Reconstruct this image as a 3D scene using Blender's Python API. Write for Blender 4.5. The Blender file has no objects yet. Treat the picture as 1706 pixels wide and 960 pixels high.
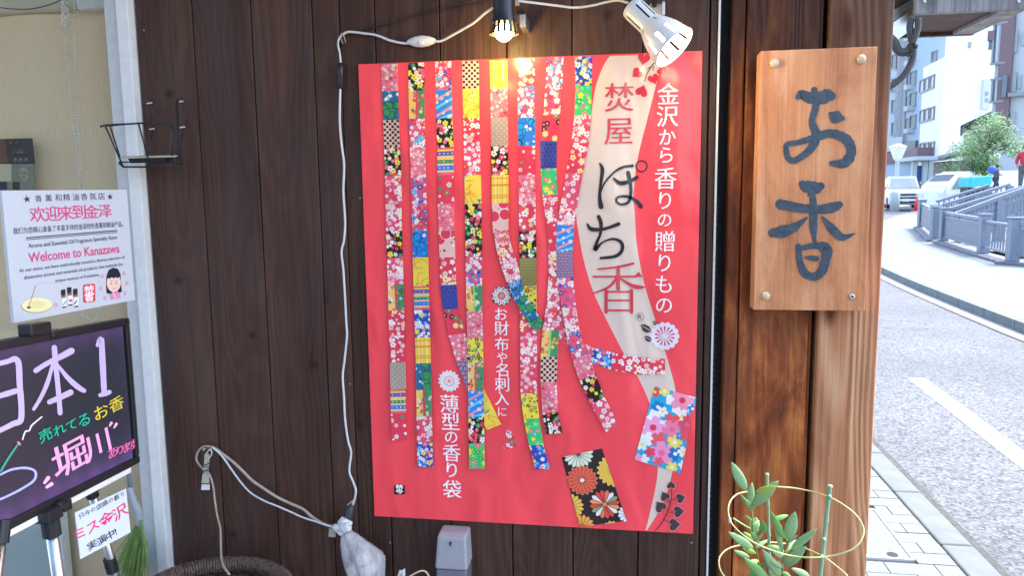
import bpy, math, random
from mathutils import Vector, Matrix
random.seed(7)
S = bpy.context.scene
COL = S.collection

# ------------------------------------------------------------------ camera
CAM = Vector((0.5827, -1.6121, 1.5669)); F = 1250.0
YAW, PITCH, ROLL = -0.15453, -0.12523, -0.01159
_r = Vector((math.cos(YAW), -math.sin(YAW), 0))
W_ = Vector((math.sin(YAW)*math.cos(PITCH), math.cos(YAW)*math.cos(PITCH), math.sin(PITCH)))
_u = _r.cross(W_)
R_ = _r*math.cos(ROLL)+_u*math.sin(ROLL); U_ = -_r*math.sin(ROLL)+_u*math.cos(ROLL)
cd = bpy.data.cameras.new("camera"); cam = bpy.data.objects.new("camera", cd); COL.objects.link(cam)
cd.sensor_width = 36; cd.lens = F/1706*36; cd.clip_start = .02; cd.clip_end = 2000
cam.matrix_world = Matrix(((R_.x, U_.x, -W_.x, CAM.x), (R_.y, U_.y, -W_.y, CAM.y), (R_.z, U_.z, -W_.z, CAM.z), (0, 0, 0, 1)))
S.camera = cam
# ------------------------------------------------------------------ light
SUN_EL, SUN_AZ = math.radians(58), math.radians(62)      # azimuth from +y towards +x
wd = bpy.data.worlds.new("World"); S.world = wd; wd.use_nodes = True
nt = wd.node_tree; bg = nt.nodes["Background"]
sky = nt.nodes.new("ShaderNodeTexSky"); sky.sky_type = 'NISHITA'; sky.sun_disc = False
sky.sun_elevation = SUN_EL; sky.sun_rotation = SUN_AZ; sky.air_density = 1.0; sky.dust_density = 2.4; sky.ozone_density = 1.0
nt.links.new(sky.outputs[0], bg.inputs[0]); bg.inputs[1].default_value = 0.13
sl = bpy.data.lights.new("sun", 'SUN'); sl.energy = 1.0; sl.angle = math.radians(10); sl.color = (1, .97, .93)
so = bpy.data.objects.new("sun", sl); COL.objects.link(so)
sd = Vector((math.sin(SUN_AZ)*math.cos(SUN_EL), math.cos(SUN_AZ)*math.cos(SUN_EL), math.sin(SUN_EL)))
so.rotation_euler = (-sd).to_track_quat('-Z', 'Y').to_euler(); so.location = (5, 0, 20)
S.view_settings.view_transform = 'Standard'; S.view_settings.look = 'None'
S.view_settings.exposure = 2.66; S.view_settings.gamma = 1
S.cycles.max_bounces = 8; S.cycles.transparent_max_bounces = 12
try: S.cycles.use_denoising = True
except Exception: pass

# ------------------------------------------------------------------ projection helpers (lay things out on real planes)
def ray(x, y): return W_ + R_*((x-853)/F) - U_*((y-480)/F)
def on_y(x, y, Y=0.0):
    d = ray(x, y); return CAM + d*((Y-CAM.y)/d.y)
def on_z(x, y, Z=0.0):
    d = ray(x, y); return CAM + d*((Z-CAM.z)/d.z)
def at_d(x, y, depth): return CAM + ray(x, y)*depth
def gz(y):                                # the street climbs gently towards the bridges
    t = min(1, max(0, (y-14)/22)); return .46*t*t*(3-2*t)
def on_ground(x, y):
    z = 0
    for _ in range(12):
        p = on_z(x, y, z); z = gz(p.y)
    return p

def lin(c):
    return tuple(((v/255)/12.92 if v/255 <= .04045 else (((v/255)+.055)/1.055)**2.4) for v in c)

# ------------------------------------------------------------------ materials
MATS = {}
def nodes_of(name):
    m = bpy.data.materials.new(name); m.use_nodes = True
    return m, m.node_tree, m.node_tree.nodes["Principled BSDF"]
def simple(name, col, rough=.5, metal=0, noise=.12, nscale=30, bump=0.0, spec=.5, emit=None, estr=0, trans=0, alpha=1):
    if name in MATS: return MATS[name]
    m, t, b = nodes_of(name)
    n = t.nodes.new("ShaderNodeTexNoise"); n.inputs["Scale"].default_value = nscale; n.inputs["Detail"].default_value = 5
    tc = t.nodes.new("ShaderNodeTexCoord"); t.links.new(tc.outputs["Object"], n.inputs["Vector"])
    r = t.nodes.new("ShaderNodeValToRGB")
    r.color_ramp.elements[0].position = .3; r.color_ramp.elements[1].position = .7
    r.color_ramp.elements[0].color = tuple(c*(1-noise) for c in col)+(1,)
    r.color_ramp.elements[1].color = tuple(min(1, c*(1+noise)) for c in col)+(1,)
    t.links.new(n.outputs[0], r.inputs[0]); t.links.new(r.outputs[0], b.inputs["Base Color"])
    b.inputs["Roughness"].default_value = rough; b.inputs["Metallic"].default_value = metal
    b.inputs["Specular IOR Level"].default_value = spec
    if trans: b.inputs["Transmission Weight"].default_value = trans
    if alpha < 1: b.inputs["Alpha"].default_value = alpha
    if bump:
        bp = t.nodes.new("ShaderNodeBump"); bp.inputs["Strength"].default_value = bump; bp.inputs["Distance"].default_value = .01
        t.links.new(n.outputs[0], bp.inputs["Height"]); t.links.new(bp.outputs[0], b.inputs["Normal"])
    if emit: b.inputs["Emission Color"].default_value = (*emit, 1); b.inputs["Emission Strength"].default_value = estr
    MATS[name] = m; return m
def mth(t, op, a, b=None, c=None):
    n = t.nodes.new("ShaderNodeMath"); n.operation = op
    for i, v in enumerate((a, b, c)):
        if v is None: continue
        if isinstance(v, (int, float)): n.inputs[i].default_value = v
        else: t.links.new(v, n.inputs[i])
    return n.outputs[0]
def mixc(t, f, a, b, mode='MIX'):
    n = t.nodes.new("ShaderNodeMix"); n.data_type = 'RGBA'; n.blend_type = mode
    for s, v in ((n.inputs[0], f), (n.inputs[6], a), (n.inputs[7], b)):
        if isinstance(v, (int, float)): s.default_value = v
        elif isinstance(v, tuple): s.default_value = (*v[:3], 1)
        else: t.links.new(v, s)
    return n.outputs[2]
def maprange(t, v, a, b, c=0., d=1.):
    n = t.nodes.new("ShaderNodeMapRange"); n.inputs[1].default_value = a; n.inputs[2].default_value = b
    n.inputs[3].default_value = c; n.inputs[4].default_value = d
    t.links.new(v, n.inputs[0]); return n.outputs[0]
def wood(name, dark, mid, light, ring=26, wear=.4, wearcol=(.06, .065, .08), rough=.5, knots=.8, streak=.5, warp=1.0, shade_fade=None, ringw=.45, spec=.25, blotw=.55, kscale=(6.5, 1, 3.4), kthr=(.02, .13), var=.38, halo_k=1.2, bscale=(7, 7, 1.3)):
    """softwood boards: long streaks, ring contours, knots, worn patches"""
    m, t, b = nodes_of(name)
    tc = t.nodes.new("ShaderNodeTexCoord"); oi = t.nodes.new("ShaderNodeObjectInfo")
    off = t.nodes.new("ShaderNodeVectorMath"); off.operation = 'MULTIPLY'
    comb = t.nodes.new("ShaderNodeCombineXYZ")
    t.links.new(oi.outputs["Random"], comb.inputs[0]); t.links.new(oi.outputs["Random"], comb.inputs[1]); t.links.new(oi.outputs["Random"], comb.inputs[2])
    t.links.new(comb.outputs[0], off.inputs[0]); off.inputs[1].default_value = (37, 11, 23)
    add = t.nodes.new("ShaderNodeVectorMath"); add.operation = 'ADD'
    t.links.new(tc.outputs["Object"], add.inputs[0]); t.links.new(off.outputs[0], add.inputs[1])
    def noise(scale, sc=1, det=4, dist=0, rgh=.5):
        mp = t.nodes.new("ShaderNodeMapping"); mp.inputs["Scale"].default_value = scale
        t.links.new(add.outputs[0], mp.inputs[0])
        n = t.nodes.new("ShaderNodeTexNoise"); n.inputs["Scale"].default_value = sc; n.inputs["Detail"].default_value = det
        n.inputs["Distortion"].default_value = dist; n.inputs["Roughness"].default_value = rgh
        t.links.new(mp.outputs[0], n.inputs[0]); return n.outputs[0]
    # knots: a voronoi cell field stretched along the board
    mp = t.nodes.new("ShaderNodeMapping"); mp.inputs["Scale"].default_value = kscale; t.links.new(add.outputs[0], mp.inputs[0])
    vo = t.nodes.new("ShaderNodeTexVoronoi"); vo.voronoi_dimensions = '2D'; vo.inputs["Scale"].default_value = 1; vo.inputs["Randomness"].default_value = 1
    sx_ = t.nodes.new("ShaderNodeSeparateXYZ"); cx_ = t.nodes.new("ShaderNodeCombineXYZ"); t.links.new(mp.outputs[0], sx_.inputs[0])
    t.links.new(sx_.outputs[0], cx_.inputs[0]); t.links.new(sx_.outputs[2], cx_.inputs[1]); t.links.new(cx_.outputs[0], vo.inputs["Vector"])
    kn = maprange(t, vo.outputs["Distance"], *kthr, 1, 0)
    halo = maprange(t, vo.outputs["Distance"], .0, .4, 1, 0)
    base = noise((5, 5, .45), 1, 2, .3*warp)
    rr = mth(t, 'ADD', mth(t, 'MULTIPLY', base, ring), mth(t, 'MULTIPLY', halo, halo_k))
    sn = mth(t, 'MULTIPLY_ADD', mth(t, 'SINE', mth(t, 'MULTIPLY', rr, 6.283)), .5, .5)
    fine = noise((170, 60, 3.0), 1, 3, .2)
    blot = noise(bscale, 1, 6, .6, .68)
    g = mth(t, 'ADD', mth(t, 'MULTIPLY', sn, ringw), mth(t, 'ADD', mth(t, 'MULTIPLY', fine, streak), mth(t, 'MULTIPLY', blot, blotw)))
    tot = ringw+streak+blotw; g = maprange(t, g, tot*.5-.5*ringw*.8-.22*(streak+blotw)*.8, tot*.5+.5*ringw*.8+.22*(streak+blotw)*.8)
    rp = t.nodes.new("ShaderNodeValToRGB"); e = rp.color_ramp.elements
    e[0].color = (*dark, 1); e[1].color = (*light, 1); k = e.new(.5); k.color = (*mid, 1)
    t.links.new(g, rp.inputs[0])
    wn = noise((9, 9, 1.6), 1, 6, 1.2, .6)
    c = mixc(t, mth(t, 'MULTIPLY', maprange(t, wn, .48, .68), wear), rp.outputs[0], wearcol)
    if shade_fade:   # eave shade painted into the upper board, plus stain weathered off towards the foot
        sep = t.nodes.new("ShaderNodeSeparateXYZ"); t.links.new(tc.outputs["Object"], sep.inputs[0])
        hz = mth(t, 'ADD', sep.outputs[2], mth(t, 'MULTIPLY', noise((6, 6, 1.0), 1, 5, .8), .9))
        c = mixc(t, maprange(t, hz, 1.75, 2.35), c, mixc(t, .88, c, shade_fade, 'MULTIPLY'))
    pv = mth(t, 'MULTIPLY_ADD', oi.outputs["Random"], var, 1-var/2)
    hs = t.nodes.new("ShaderNodeHueSaturation"); t.links.new(pv, hs.inputs["Value"]); t.links.new(c, hs.inputs["Color"])
    c = mixc(t, mth(t, 'MULTIPLY', kn, knots), hs.outputs[0], tuple(v*.35 for v in dark))
    b.inputs["Specular IOR Level"].default_value = spec
    t.links.new(c, b.inputs["Base Color"])
    t.links.new(maprange(t, blot, .3, .7, rough-.1, rough+.15), b.inputs["Roughness"])
    bp = t.nodes.new("ShaderNodeBump"); bp.inputs["Strength"].default_value = .35; bp.inputs["Distance"].default_value = .002
    t.links.new(mth(t, 'ADD', sn, mth(t, 'MULTIPLY', fine, 1.5)), bp.inputs["Height"]); t.links.new(bp.outputs[0], b.inputs["Normal"])
    return m
def col_attr_mat(name, rough=.5, spec=.4, wavy=0, emit=0):
    m, t, b = nodes_of(name)
    a = t.nodes.new("ShaderNodeAttribute"); a.attribute_name = "Col"
    t.links.new(a.outputs["Color"], b.inputs["Base Color"])
    b.inputs["Roughness"].default_value = rough; b.inputs["Specular IOR Level"].default_value = spec
    if wavy:
        g = t.nodes.new("ShaderNodeNewGeometry")
        n = t.nodes.new("ShaderNodeTexNoise"); n.inputs["Scale"].default_value = 5; n.inputs["Detail"].default_value = 2
        t.links.new(g.outputs["Position"], n.inputs["Vector"])
        n.inputs["Distortion"].default_value = .4; mpw = t.nodes.new("ShaderNodeMapping"); mpw.inputs["Scale"].default_value = (1.6, 1, .7); t.links.new(g.outputs["Position"], mpw.inputs[0]); t.links.new(mpw.outputs[0], n.inputs["Vector"])
        bp = t.nodes.new("ShaderNodeBump"); bp.inputs["Strength"].default_value = wavy; bp.inputs["Distance"].default_value = .03
        t.links.new(n.outputs[0], bp.inputs["Height"]); t.links.new(bp.outputs[0], b.inputs["Normal"])
    if emit:
        t.links.new(a.outputs["Color"], b.inputs["Emission Color"]); b.inputs["Emission Strength"].default_value = emit
    return m

M_PLANK = wood("dark_stained_plank", (.034, .016, .011), (.072, .034, .0235), (.112, .059, .040), wear=.6, wearcol=(.050, .039, .040), knots=.7, rough=.45, ringw=.10, streak=.42, blotw=.9, kscale=(3.1, 1, 3.4), kthr=(.008, .05), var=.3, spec=.22)
M_BOARD = wood("reddish_board", (.060, .017, .008), (.26, .066, .019), (.62, .21, .055), wear=.5, wearcol=(.075, .03, .02), rough=.42, shade_fade=(.16, .20, .28), ringw=.06, streak=.26, blotw=1.3, kscale=(3, 1, 1.6), kthr=(.01, .045), var=.1, spec=.2, bscale=(13, 13, 4.5), halo_k=.6)
M_POST = wood("weathered_post", (.20, .06, .026), (.52, .225, .105), (.70, .39, .215), ring=34, wear=.3, wearcol=(.24, .13, .08), rough=.5, warp=2.0, knots=.9, shade_fade=(.14, .17, .22), ringw=.26, streak=.5, blotw=.55, kscale=(3.2, 1, 1.5), kthr=(.015, .06), var=.1, spec=.2)
M_SIGN = wood("sign_board_wood", (.34, .12, .05), (.62, .26, .115), (.78, .42, .21), ring=9, wear=.6, wearcol=(.76, .54, .34), rough=.38, knots=0, ringw=.12, streak=.30, blotw=1.1, var=.05, halo_k=0, bscale=(9, 9, 3))
M_EAVE = wood("eave_wood", (.03, .016, .012), (.06, .035, .026), (.10, .06, .045), rough=.6, ringw=.08, knots=0, halo_k=0)
M_GREYWOOD = wood("grey_weathered_wood", (.11, .105, .105), (.20, .195, .20), (.42, .41, .42), ring=8, wear=.5, wearcol=(.5, .5, .5), rough=.7, ringw=.08, knots=.5, halo_k=.3, streak=.6, blotw=.9)
M_PRINT = col_attr_mat("poster_print", .27, .5, .8)
M_PAPER = col_attr_mat("paper_print", .55, .3)
M_PLASTICPRINT = col_attr_mat("marker_ink", .5, .3, 0, .05)
M_COL = col_attr_mat("painted", .5, .3)
M_ALU = simple("aluminium_frame", (.84, .83, .80), .35, 0, .05, 60)
M_ALU2 = simple("aluminium_sash", (.62, .63, .62), .4, 0, .05, 60)
M_BLACK = simple("black_plastic", (.018, .019, .021), .4, 0, .2, 80)
M_RUBBER = simple("dark_gasket", (.012, .013, .016), .7)
M_WHITEP = simple("white_plastic", (.72, .71, .68), .38, 0, .04, 60)
M_CORD = simple("white_cord", (.66, .66, .66), .5, 0, .06, 90)
M_BEIGE = simple("beige_cord", (.40, .34, .27), .6, 0, .15, 90)
M_STEEL = simple("steel", (.55, .56, .58), .3, .9, .08, 80)
M_WIRE = simple("dark_wire", (.035, .04, .045), .45, .5, .2, 90)

# ------------------------------------------------------------------ geometry collector
WL = {}
class G:
    def __init__(s): s.v = []; s.f = []; s.c = []; s.cc = None
    def col(s, c): s.cc = lin(c) if c else None; return s
    def add(s, vs, fs):
        k = len(s.v); s.v += [tuple(v) for v in vs]
        for f in fs: s.f.append(tuple(i+k for i in f)); s.c.append(s.cc)
        return s
    def box(s, x0, x1, y0, y1, z0, z1):
        return s.add([(x0,y0,z0),(x1,y0,z0),(x1,y1,z0),(x0,y1,z0),(x0,y0,z1),(x1,y0,z1),(x1,y1,z1),(x0,y1,z1)],
                     [(3,2,1,0),(4,5,6,7),(0,1,5,4),(1,2,6,5),(2,3,7,6),(3,0,4,7)])
    def obox(s, c, ax, ay, az):           # oriented box: centre and three half-axis vectors
        c, ax, ay, az = map(Vector, (c, ax, ay, az)); vs = []
        for k in (-1, 1):
            for i, j in ((-1,-1),(1,-1),(1,1),(-1,1)): vs.append(c+ax*i+ay*j+az*k)
        return s.add(vs, [(3,2,1,0),(4,5,6,7),(0,1,5,4),(1,2,6,5),(2,3,7,6),(3,0,4,7)])
    def bar(s, a, b, w, h, up=(0,0,1)):   # rectangular bar a->b
        a, b = Vector(a), Vector(b); d = (b-a); L = d.length; d.normalize()
        sd_ = d.cross(Vector(up))
        if sd_.length < 1e-4: sd_ = Vector((1,0,0))
        sd_.normalize(); u = sd_.cross(d)
        return s.obox((a+b)/2, d*L/2, sd_*w/2, u*h/2)
    def tube(s, pts, r, n=8, caps=True):
        pts = [Vector(p) for p in pts]; rs = r if isinstance(r, (list, tuple)) else [r]*len(pts)
        rings = []; up = None
        for i, p in enumerate(pts):
            d = (pts[min(i+1, len(pts)-1)]-pts[max(i-1, 0)]).normalized()
            if up is None: up = Vector((0,0,1)) if abs(d.z) < .9 else Vector((1,0,0))
            x = d.cross(up).normalized(); up = x.cross(d).normalized()
            rings.append([p+(x*math.cos(2*math.pi*k/n)+up*math.sin(2*math.pi*k/n))*rs[i] for k in range(n)])
        vs = [v for rg in rings for v in rg]; fs = []
        for i in range(len(pts)-1):
            for k in range(n):
                a = i*n+k; b = i*n+(k+1) % n; fs.append((a, b, b+n, a+n))
        if caps: fs.append(tuple(range(n-1, -1, -1))); fs.append(tuple(range((len(pts)-1)*n, len(pts)*n)))
        return s.add(vs, fs)
    def lathe(s, prof, origin, axis, n=24, skip=None, cap=True):
        o = Vector(origin); z = Vector(axis).normalized(); x = z.orthogonal().normalized(); y = z.cross(x)
        vs = []
        for (r, h) in prof:
            for k in range(n):
                a = 2*math.pi*k/n; vs.append(o+z*h+(x*math.cos(a)+y*math.sin(a))*r)
        fs = []
        for i in range(len(prof)-1):
            for k in range(n):
                if skip and skip(i, k): continue
                a = i*n+k; b = i*n+(k+1) % n; fs.append((a, b, b+n, a+n))
        if cap:
            if prof[0][0] > 1e-5: fs.append(tuple(range(n-1, -1, -1)))
            if prof[-1][0] > 1e-5: fs.append(tuple(range((len(prof)-1)*n, len(prof)*n)))
        return s.add(vs, fs)
    def ball(s, c, r, n=10, m=6, sc=(1,1,1)):
        c = Vector(c); vs = []; fs = []
        for i in range(m+1):
            th = math.pi*i/m
            for k in range(n):
                a = 2*math.pi*k/n
                vs.append(c+Vector((math.sin(th)*math.cos(a)*r*sc[0], math.sin(th)*math.sin(a)*r*sc[1], math.cos(th)*r*sc[2])))
        for i in range(m):
            for k in range(n):
                a = i*n+k; b = i*n+(k+1) % n; fs.append((a, a+n, b+n, b))
        return s.add(vs, fs)
    def build(s, name, mat, parent=None, smooth=False, origin=None, bevel=0, kind=None, seg=2):
        if origin is None: origin = WL[parent] if parent else Vector((0,0,0))
        origin = Vector(origin)
        me = bpy.data.meshes.new(name)
        me.from_pydata([tuple(Vector(v)-origin) for v in s.v], [], s.f)
        if any(c is not None for c in s.c):
            at = me.color_attributes.new("Col", 'FLOAT_COLOR', 'CORNER'); k = 0; buf = []
            for f, c in zip(s.f, s.c):
                buf += list((*(c or (.5,.5,.5)), 1))*len(f)
            if len(buf) == len(at.data)*4: at.data.foreach_set("color", buf)
        me.validate()
        if smooth: me.polygons.foreach_set("use_smooth", [True]*len(me.polygons))
        me.materials.append(mat)
        o = bpy.data.objects.new(name, me); COL.objects.link(o)
        if parent is not None: o.parent = parent; o.location = origin-WL[parent]
        else: o.location = origin
        WL[o] = origin
        if bevel:
            b = o.modifiers.new("bevel", 'BEVEL'); b.width = bevel; b.segments = seg; b.limit_method = 'ANGLE'; b.angle_limit = math.radians(40)
        if kind: o["kind"] = kind
        return o
def empty(name, loc, label=None, cat=None, group=None):
    o = bpy.data.objects.new(name, None); COL.objects.link(o); o.location = loc; o.empty_display_size = .05
    WL[o] = Vector(loc); return tag(o, label, cat, group)
def tag(o, label=None, cat=None, group=None, kind=None):
    if label: o["label"] = label
    if cat: o["category"] = cat
    if group: o["group"] = group
    if kind: o["kind"] = kind
    return o
def catmull(pts, sub=6):
    P = [tuple(p) for p in pts]; P = [P[0]]+P+[P[-1]]; out = []
    for i in range(1, len(P)-2):
        for k in range(sub):
            t = k/sub; o = []
            for j in range(len(P[0])):
                a, b, c, d = P[i-1][j], P[i][j], P[i+1][j], P[i+2][j]
                o.append(.5*((2*b)+(-a+c)*t+(2*a-5*b+4*c-d)*t*t+(-a+3*b-3*c+d)*t**3))
            out.append(tuple(o))
    out.append(P[-2]); return out

# ------------------------------------------------------------------ flat print on a sheet
_gly = {}
def glyphs(text, weight=0.0):
    k = (text, weight)
    if k not in _gly:
        c = bpy.data.curves.new("g", 'FONT'); c.body = text; c.offset = weight; c.resolution_u = 3; c.fill_mode = 'FRONT'
        o = bpy.data.objects.new("g", c); COL.objects.link(o)
        dg = bpy.context.evaluated_depsgraph_get(); me = bpy.data.meshes.new_from_object(o.evaluated_get(dg))
        vs = [(v.co.x, v.co.y) for v in me.vertices]; fs = [tuple(p.vertices) for p in me.polygons]
        bpy.data.objects.remove(o); bpy.data.curves.remove(c); bpy.data.meshes.remove(me)
        xs = [v[0] for v in vs] or [0, 1]; ys = [v[1] for v in vs] or [0, 1]
        _gly[k] = (vs, fs, min(xs), max(xs), min(ys), max(ys))
    return _gly[k]
def clip(poly, quad):
    out = poly
    n = len(quad)
    ar = sum(quad[i][0]*quad[(i+1) % n][1]-quad[(i+1) % n][0]*quad[i][1] for i in range(n))
    sg = 1 if ar > 0 else -1
    for i in range(n):
        a, b = quad[i], quad[(i+1) % n]; inp = out; out = []
        if not inp: return []
        def side(p): return sg*((b[0]-a[0])*(p[1]-a[1])-(b[1]-a[1])*(p[0]-a[0]))
        for j in range(len(inp)):
            p, q = inp[j], inp[(j+1) % len(inp)]; sp, sq = side(p), side(q)
            if sp >= 0: out.append(p)
            if (sp >= 0) != (sq >= 0):
                t = sp/(sp-sq); out.append((p[0]+(q[0]-p[0])*t, p[1]+(q[1]-p[1])*t))
    return out
class Sheet:
    """a flat rectangle: origin (top left), unit vectors U (right) and V (down), normal N towards the viewer"""
    def __init__(s, o, U, V, w, h):
        s.o = Vector(o); s.U = Vector(U).normalized(); s.V = Vector(V).normalized(); s.N = s.U.cross(s.V).normalized()
        if s.N.dot(CAM-s.o) < 0: s.N = -s.N
        s.w = w; s.h = h
    def px(s, x, y):
        d = ray(x, y); t = (s.o-CAM).dot(s.N)/d.dot(s.N); p = CAM+d*t-s.o
        a, b, c = s.U.dot(s.U), s.U.dot(s.V), s.V.dot(s.V); e, f = p.dot(s.U), p.dot(s.V); D = a*c-b*b
        return ((e*c-f*b)/D, (a*f-b*e)/D)
    def pt(s, u, v, off=0): return s.o+s.U*u+s.V*v+s.N*off
    def body(s, g, t, off=0):
        c = s.pt(s.w/2, s.h/2, off-t/2); g.obox(c, s.U*s.w/2, s.V*s.h/2, s.N*t/2)
class Print:
    """coloured shapes laid on a sheet, each a hair above the one before"""
    def __init__(s, sheet, base=.0003): s.s = sheet; s.g = G(); s.off = base
    def poly(s, uv, col, step=1.2e-5):
        if len(uv) < 3: return
        s.off += step; s.g.col(col); s.g.add([s.s.pt(u, v, s.off) for u, v in uv], [tuple(range(len(uv)))])
    def tris(s, tr, col, cl=None, step=1.2e-5):
        s.off += step; s.g.col(col)
        for t in tr:
            q = clip(list(t), cl) if cl else list(t)
            if len(q) >= 3: s.g.add([s.s.pt(u, v, s.off) for u, v in q], [tuple(range(len(q)))])
    def pxpoly(s, P, col): s.fanpoly([s.s.px(*p) for p in P], col)
    def fanpoly(s, uv, col):
        s.off += 1.2e-5; s.g.col(col)
        import mathutils.geometry as mg
        tr = mg.tessellate_polygon([[Vector((u, v, 0)) for u, v in uv]])
        s.g.add([s.s.pt(u, v, s.off) for u, v in uv], [tuple(t) for t in tr])
    def strip(s, L, R, col):
        s.off += 1.2e-5; s.g.col(col); n = len(L)
        s.g.add([s.s.pt(*p, s.off) for p in L]+[s.s.pt(*p, s.off) for p in R], [(i, i+1, n+i+1, n+i) for i in range(n-1)])
    def flower(s, c, r, col, n=5, rot=0, inner=.55, cl=None, cen=None, notch=0, asp=1):
        m = n*4; rim = []
        for k in range(m):
            a = 2*math.pi*k/m+rot; ph = (k % 4)/4
            rr = r*(inner+(1-inner)*math.sin(math.pi*ph)**.6 if ph else inner)
            if notch and k % 4 == 2: rr *= 1-notch
            rim.append((c[0]+rr*math.cos(a), c[1]+asp*rr*math.sin(a)))
        s.tris([(c, rim[k], rim[(k+1) % m]) for k in range(m)], col, cl)
        if cen: s.disc(c, r*.26, cen, cl, 7)
    def disc(s, c, r, col, cl=None, n=14, asp=1):
        rim = [(c[0]+r*math.cos(2*math.pi*k/n), c[1]+asp*r*math.sin(2*math.pi*k/n)) for k in range(n)]
        s.tris([(c, rim[k], rim[(k+1) % n]) for k in range(n)], col, cl)
    def ring(s, c, r0, r1, col, cl=None, n=20, a0=0, a1=2*math.pi):
        tr = []
        for k in range(n):
            a, b = a0+(a1-a0)*k/n, a0+(a1-a0)*(k+1)/n
            q = [(c[0]+rr*math.cos(t), c[1]+rr*math.sin(t)) for rr, t in ((r0, a), (r1, a), (r1, b), (r0, b))]
            tr.append(q)
        s.tris(tr, col, cl)
    def stroke(s, pts, col, sub=6, scale=lambda x, y: (x, y), ws=1.0, rough=0):
        P = catmull(pts, sub) if sub > 1 else pts; L = []; R = []
        for i, (x, y, w) in enumerate(P):
            a = P[max(i-1, 0)]; b = P[min(i+1, len(P)-1)]; dx, dy = b[0]-a[0], b[1]-a[1]; l = math.hypot(dx, dy) or 1
            w = max(.5, w)*(1+random.uniform(-rough, rough)); nx, ny = -dy/l*w/2, dx/l*w/2
            L.append(s.s.px(*scale(x+nx, y+ny))); R.append(s.s.px(*scale(x-nx, y-ny)))
        s.strip(L, R, col)
        for (x, y, w) in (P[0], P[-1]):
            if w > 3: s.off += 0; s.g.col(col); rim = [s.s.px(*scale(x+w/2*math.cos(t*math.pi/5), y+w/2*math.sin(t*math.pi/5))) for t in range(10)]; s.poly(rim, col)
    def char(s, ch, cx, cy, size, col, weight=0.0, rot=0, slant=0, mincho=0, stretch=1):
        """one glyph, centred at picture position (cx, cy) on the sheet; size in picture pixels there"""
        vs, fs, x0, x1, y0, y1 = glyphs(ch, weight)
        c = s.s.px(cx, cy); e = s.s.px(cx+size/2, cy); f_ = s.s.px(cx-size/2, cy)
        e2 = s.s.px(cx, cy+size/2); f2 = s.s.px(cx, cy-size/2)
        wv = math.hypot(e2[0]-f2[0], e2[1]-f2[1]); wu = math.hypot(e[0]-f_[0], e[1]-f_[1])
        k = 1/max(x1-x0, y1-y0)
        ca, sa = math.cos(rot), math.sin(rot)
        for sh in ([0] if not mincho else [-mincho, -mincho/3, mincho/3, mincho]):
            s.off += 1.2e-5; s.g.col(col); out = []
            for x, y in vs:
                X = (x-(x0+x1)/2)*k*stretch+sh; Y = -(y-(y0+y1)/2)*k; X -= Y*slant
                out.append(s.s.pt(c[0]+(X*ca-Y*sa)*wu, c[1]+(X*sa+Y*ca)*wv, s.off))
            s.g.add(out, fs)
    def line(s, text, a, b, h, col, weight=0.0):
        """a line of text whose ends sit at picture positions a and b (mid-height)"""
        vs, fs, x0, x1, y0, y1 = glyphs(text, weight)
        A, B = s.s.px(*a), s.s.px(*b); mx, my = (a[0]+b[0])/2, (a[1]+b[1])/2
        t, u = s.s.px(mx, my-h/2), s.s.px(mx, my+h/2); H = math.hypot(t[0]-u[0], t[1]-u[1])
        du, dv = B[0]-A[0], B[1]-A[1]; L = math.hypot(du, dv); du /= L; dv /= L
        s.off += 1.2e-5; s.g.col(col); out = []
        for x, y in vs:
            X = (x-x0)/(x1-x0)*L; Y = -((y-y0)/(y1-y0)-.5)*H
            out.append(s.s.pt(A[0]+X*du-Y*dv, A[1]+X*dv+Y*du, s.off))
        s.g.add(out, fs)
    def build(s, name, mat, parent): return s.g.build(name, mat, parent)

# ================================================================== THE STOREFRONT
# ground outside the shop (own pieces further down)
wall = empty("timber_wall", (.1, 0, 0), "dark stained timber wall of upright boards behind the red poster", "wall")
G().box(-.52, .758, .022, .06, 0, 2.75).build("backing", M_RUBBER, wall)
xs = [-.525, -.385, -.245, -.103, -.041, .039, .182, .326, .464, .609, .742]
for a, b in zip(xs, xs[1:]):
    G().box(a+.0012, b-.0012, 0, .02, .02, 2.7).build("plank", M_PLANK, wall, origin=((a+b)/2, .01, 0), bevel=.0022)
G().box(.744, .757, .002, .02, .02, 2.7).build("plank", M_PLANK, wall, origin=(.75, .01, 0), bevel=.002)
nl = G()
for (x, y) in [(650, 905), (600, 330), (1152, 905), (240, 50), (583, 640)]:
    p = on_y(x, y); nl.lathe([(.0022, 0), (.0018, .001), (0, .0013)], (p.x, -.0002, p.z), (0, -1, 0), 8)
nl.build("nail_head", M_STEEL, wall)

post = empty("corner_post", (.95, 0, 0), "reddish brown boarded corner post carrying the carved wooden sign", "post")
G().box(.757, 1.086, .05, .20, 0, 2.75).build("backing", M_RUBBER, post)
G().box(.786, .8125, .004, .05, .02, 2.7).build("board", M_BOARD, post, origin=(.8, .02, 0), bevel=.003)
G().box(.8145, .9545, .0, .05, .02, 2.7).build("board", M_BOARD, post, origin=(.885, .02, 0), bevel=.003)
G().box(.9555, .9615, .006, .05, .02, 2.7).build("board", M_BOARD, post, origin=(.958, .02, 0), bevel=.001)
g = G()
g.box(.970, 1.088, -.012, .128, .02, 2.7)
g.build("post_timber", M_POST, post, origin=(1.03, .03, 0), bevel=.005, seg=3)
G().box(.7585, .7625, -.003, .05, .02, 2.7).build("metal_edge", M_ALU2, post)
gg = G()
for k in range(60):
    z = .75+k*.0135
    gg.box(.764, .768, .012, .016, z, z+.005)
tag(gg.build("rack_strip", M_BLACK, post))

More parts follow.
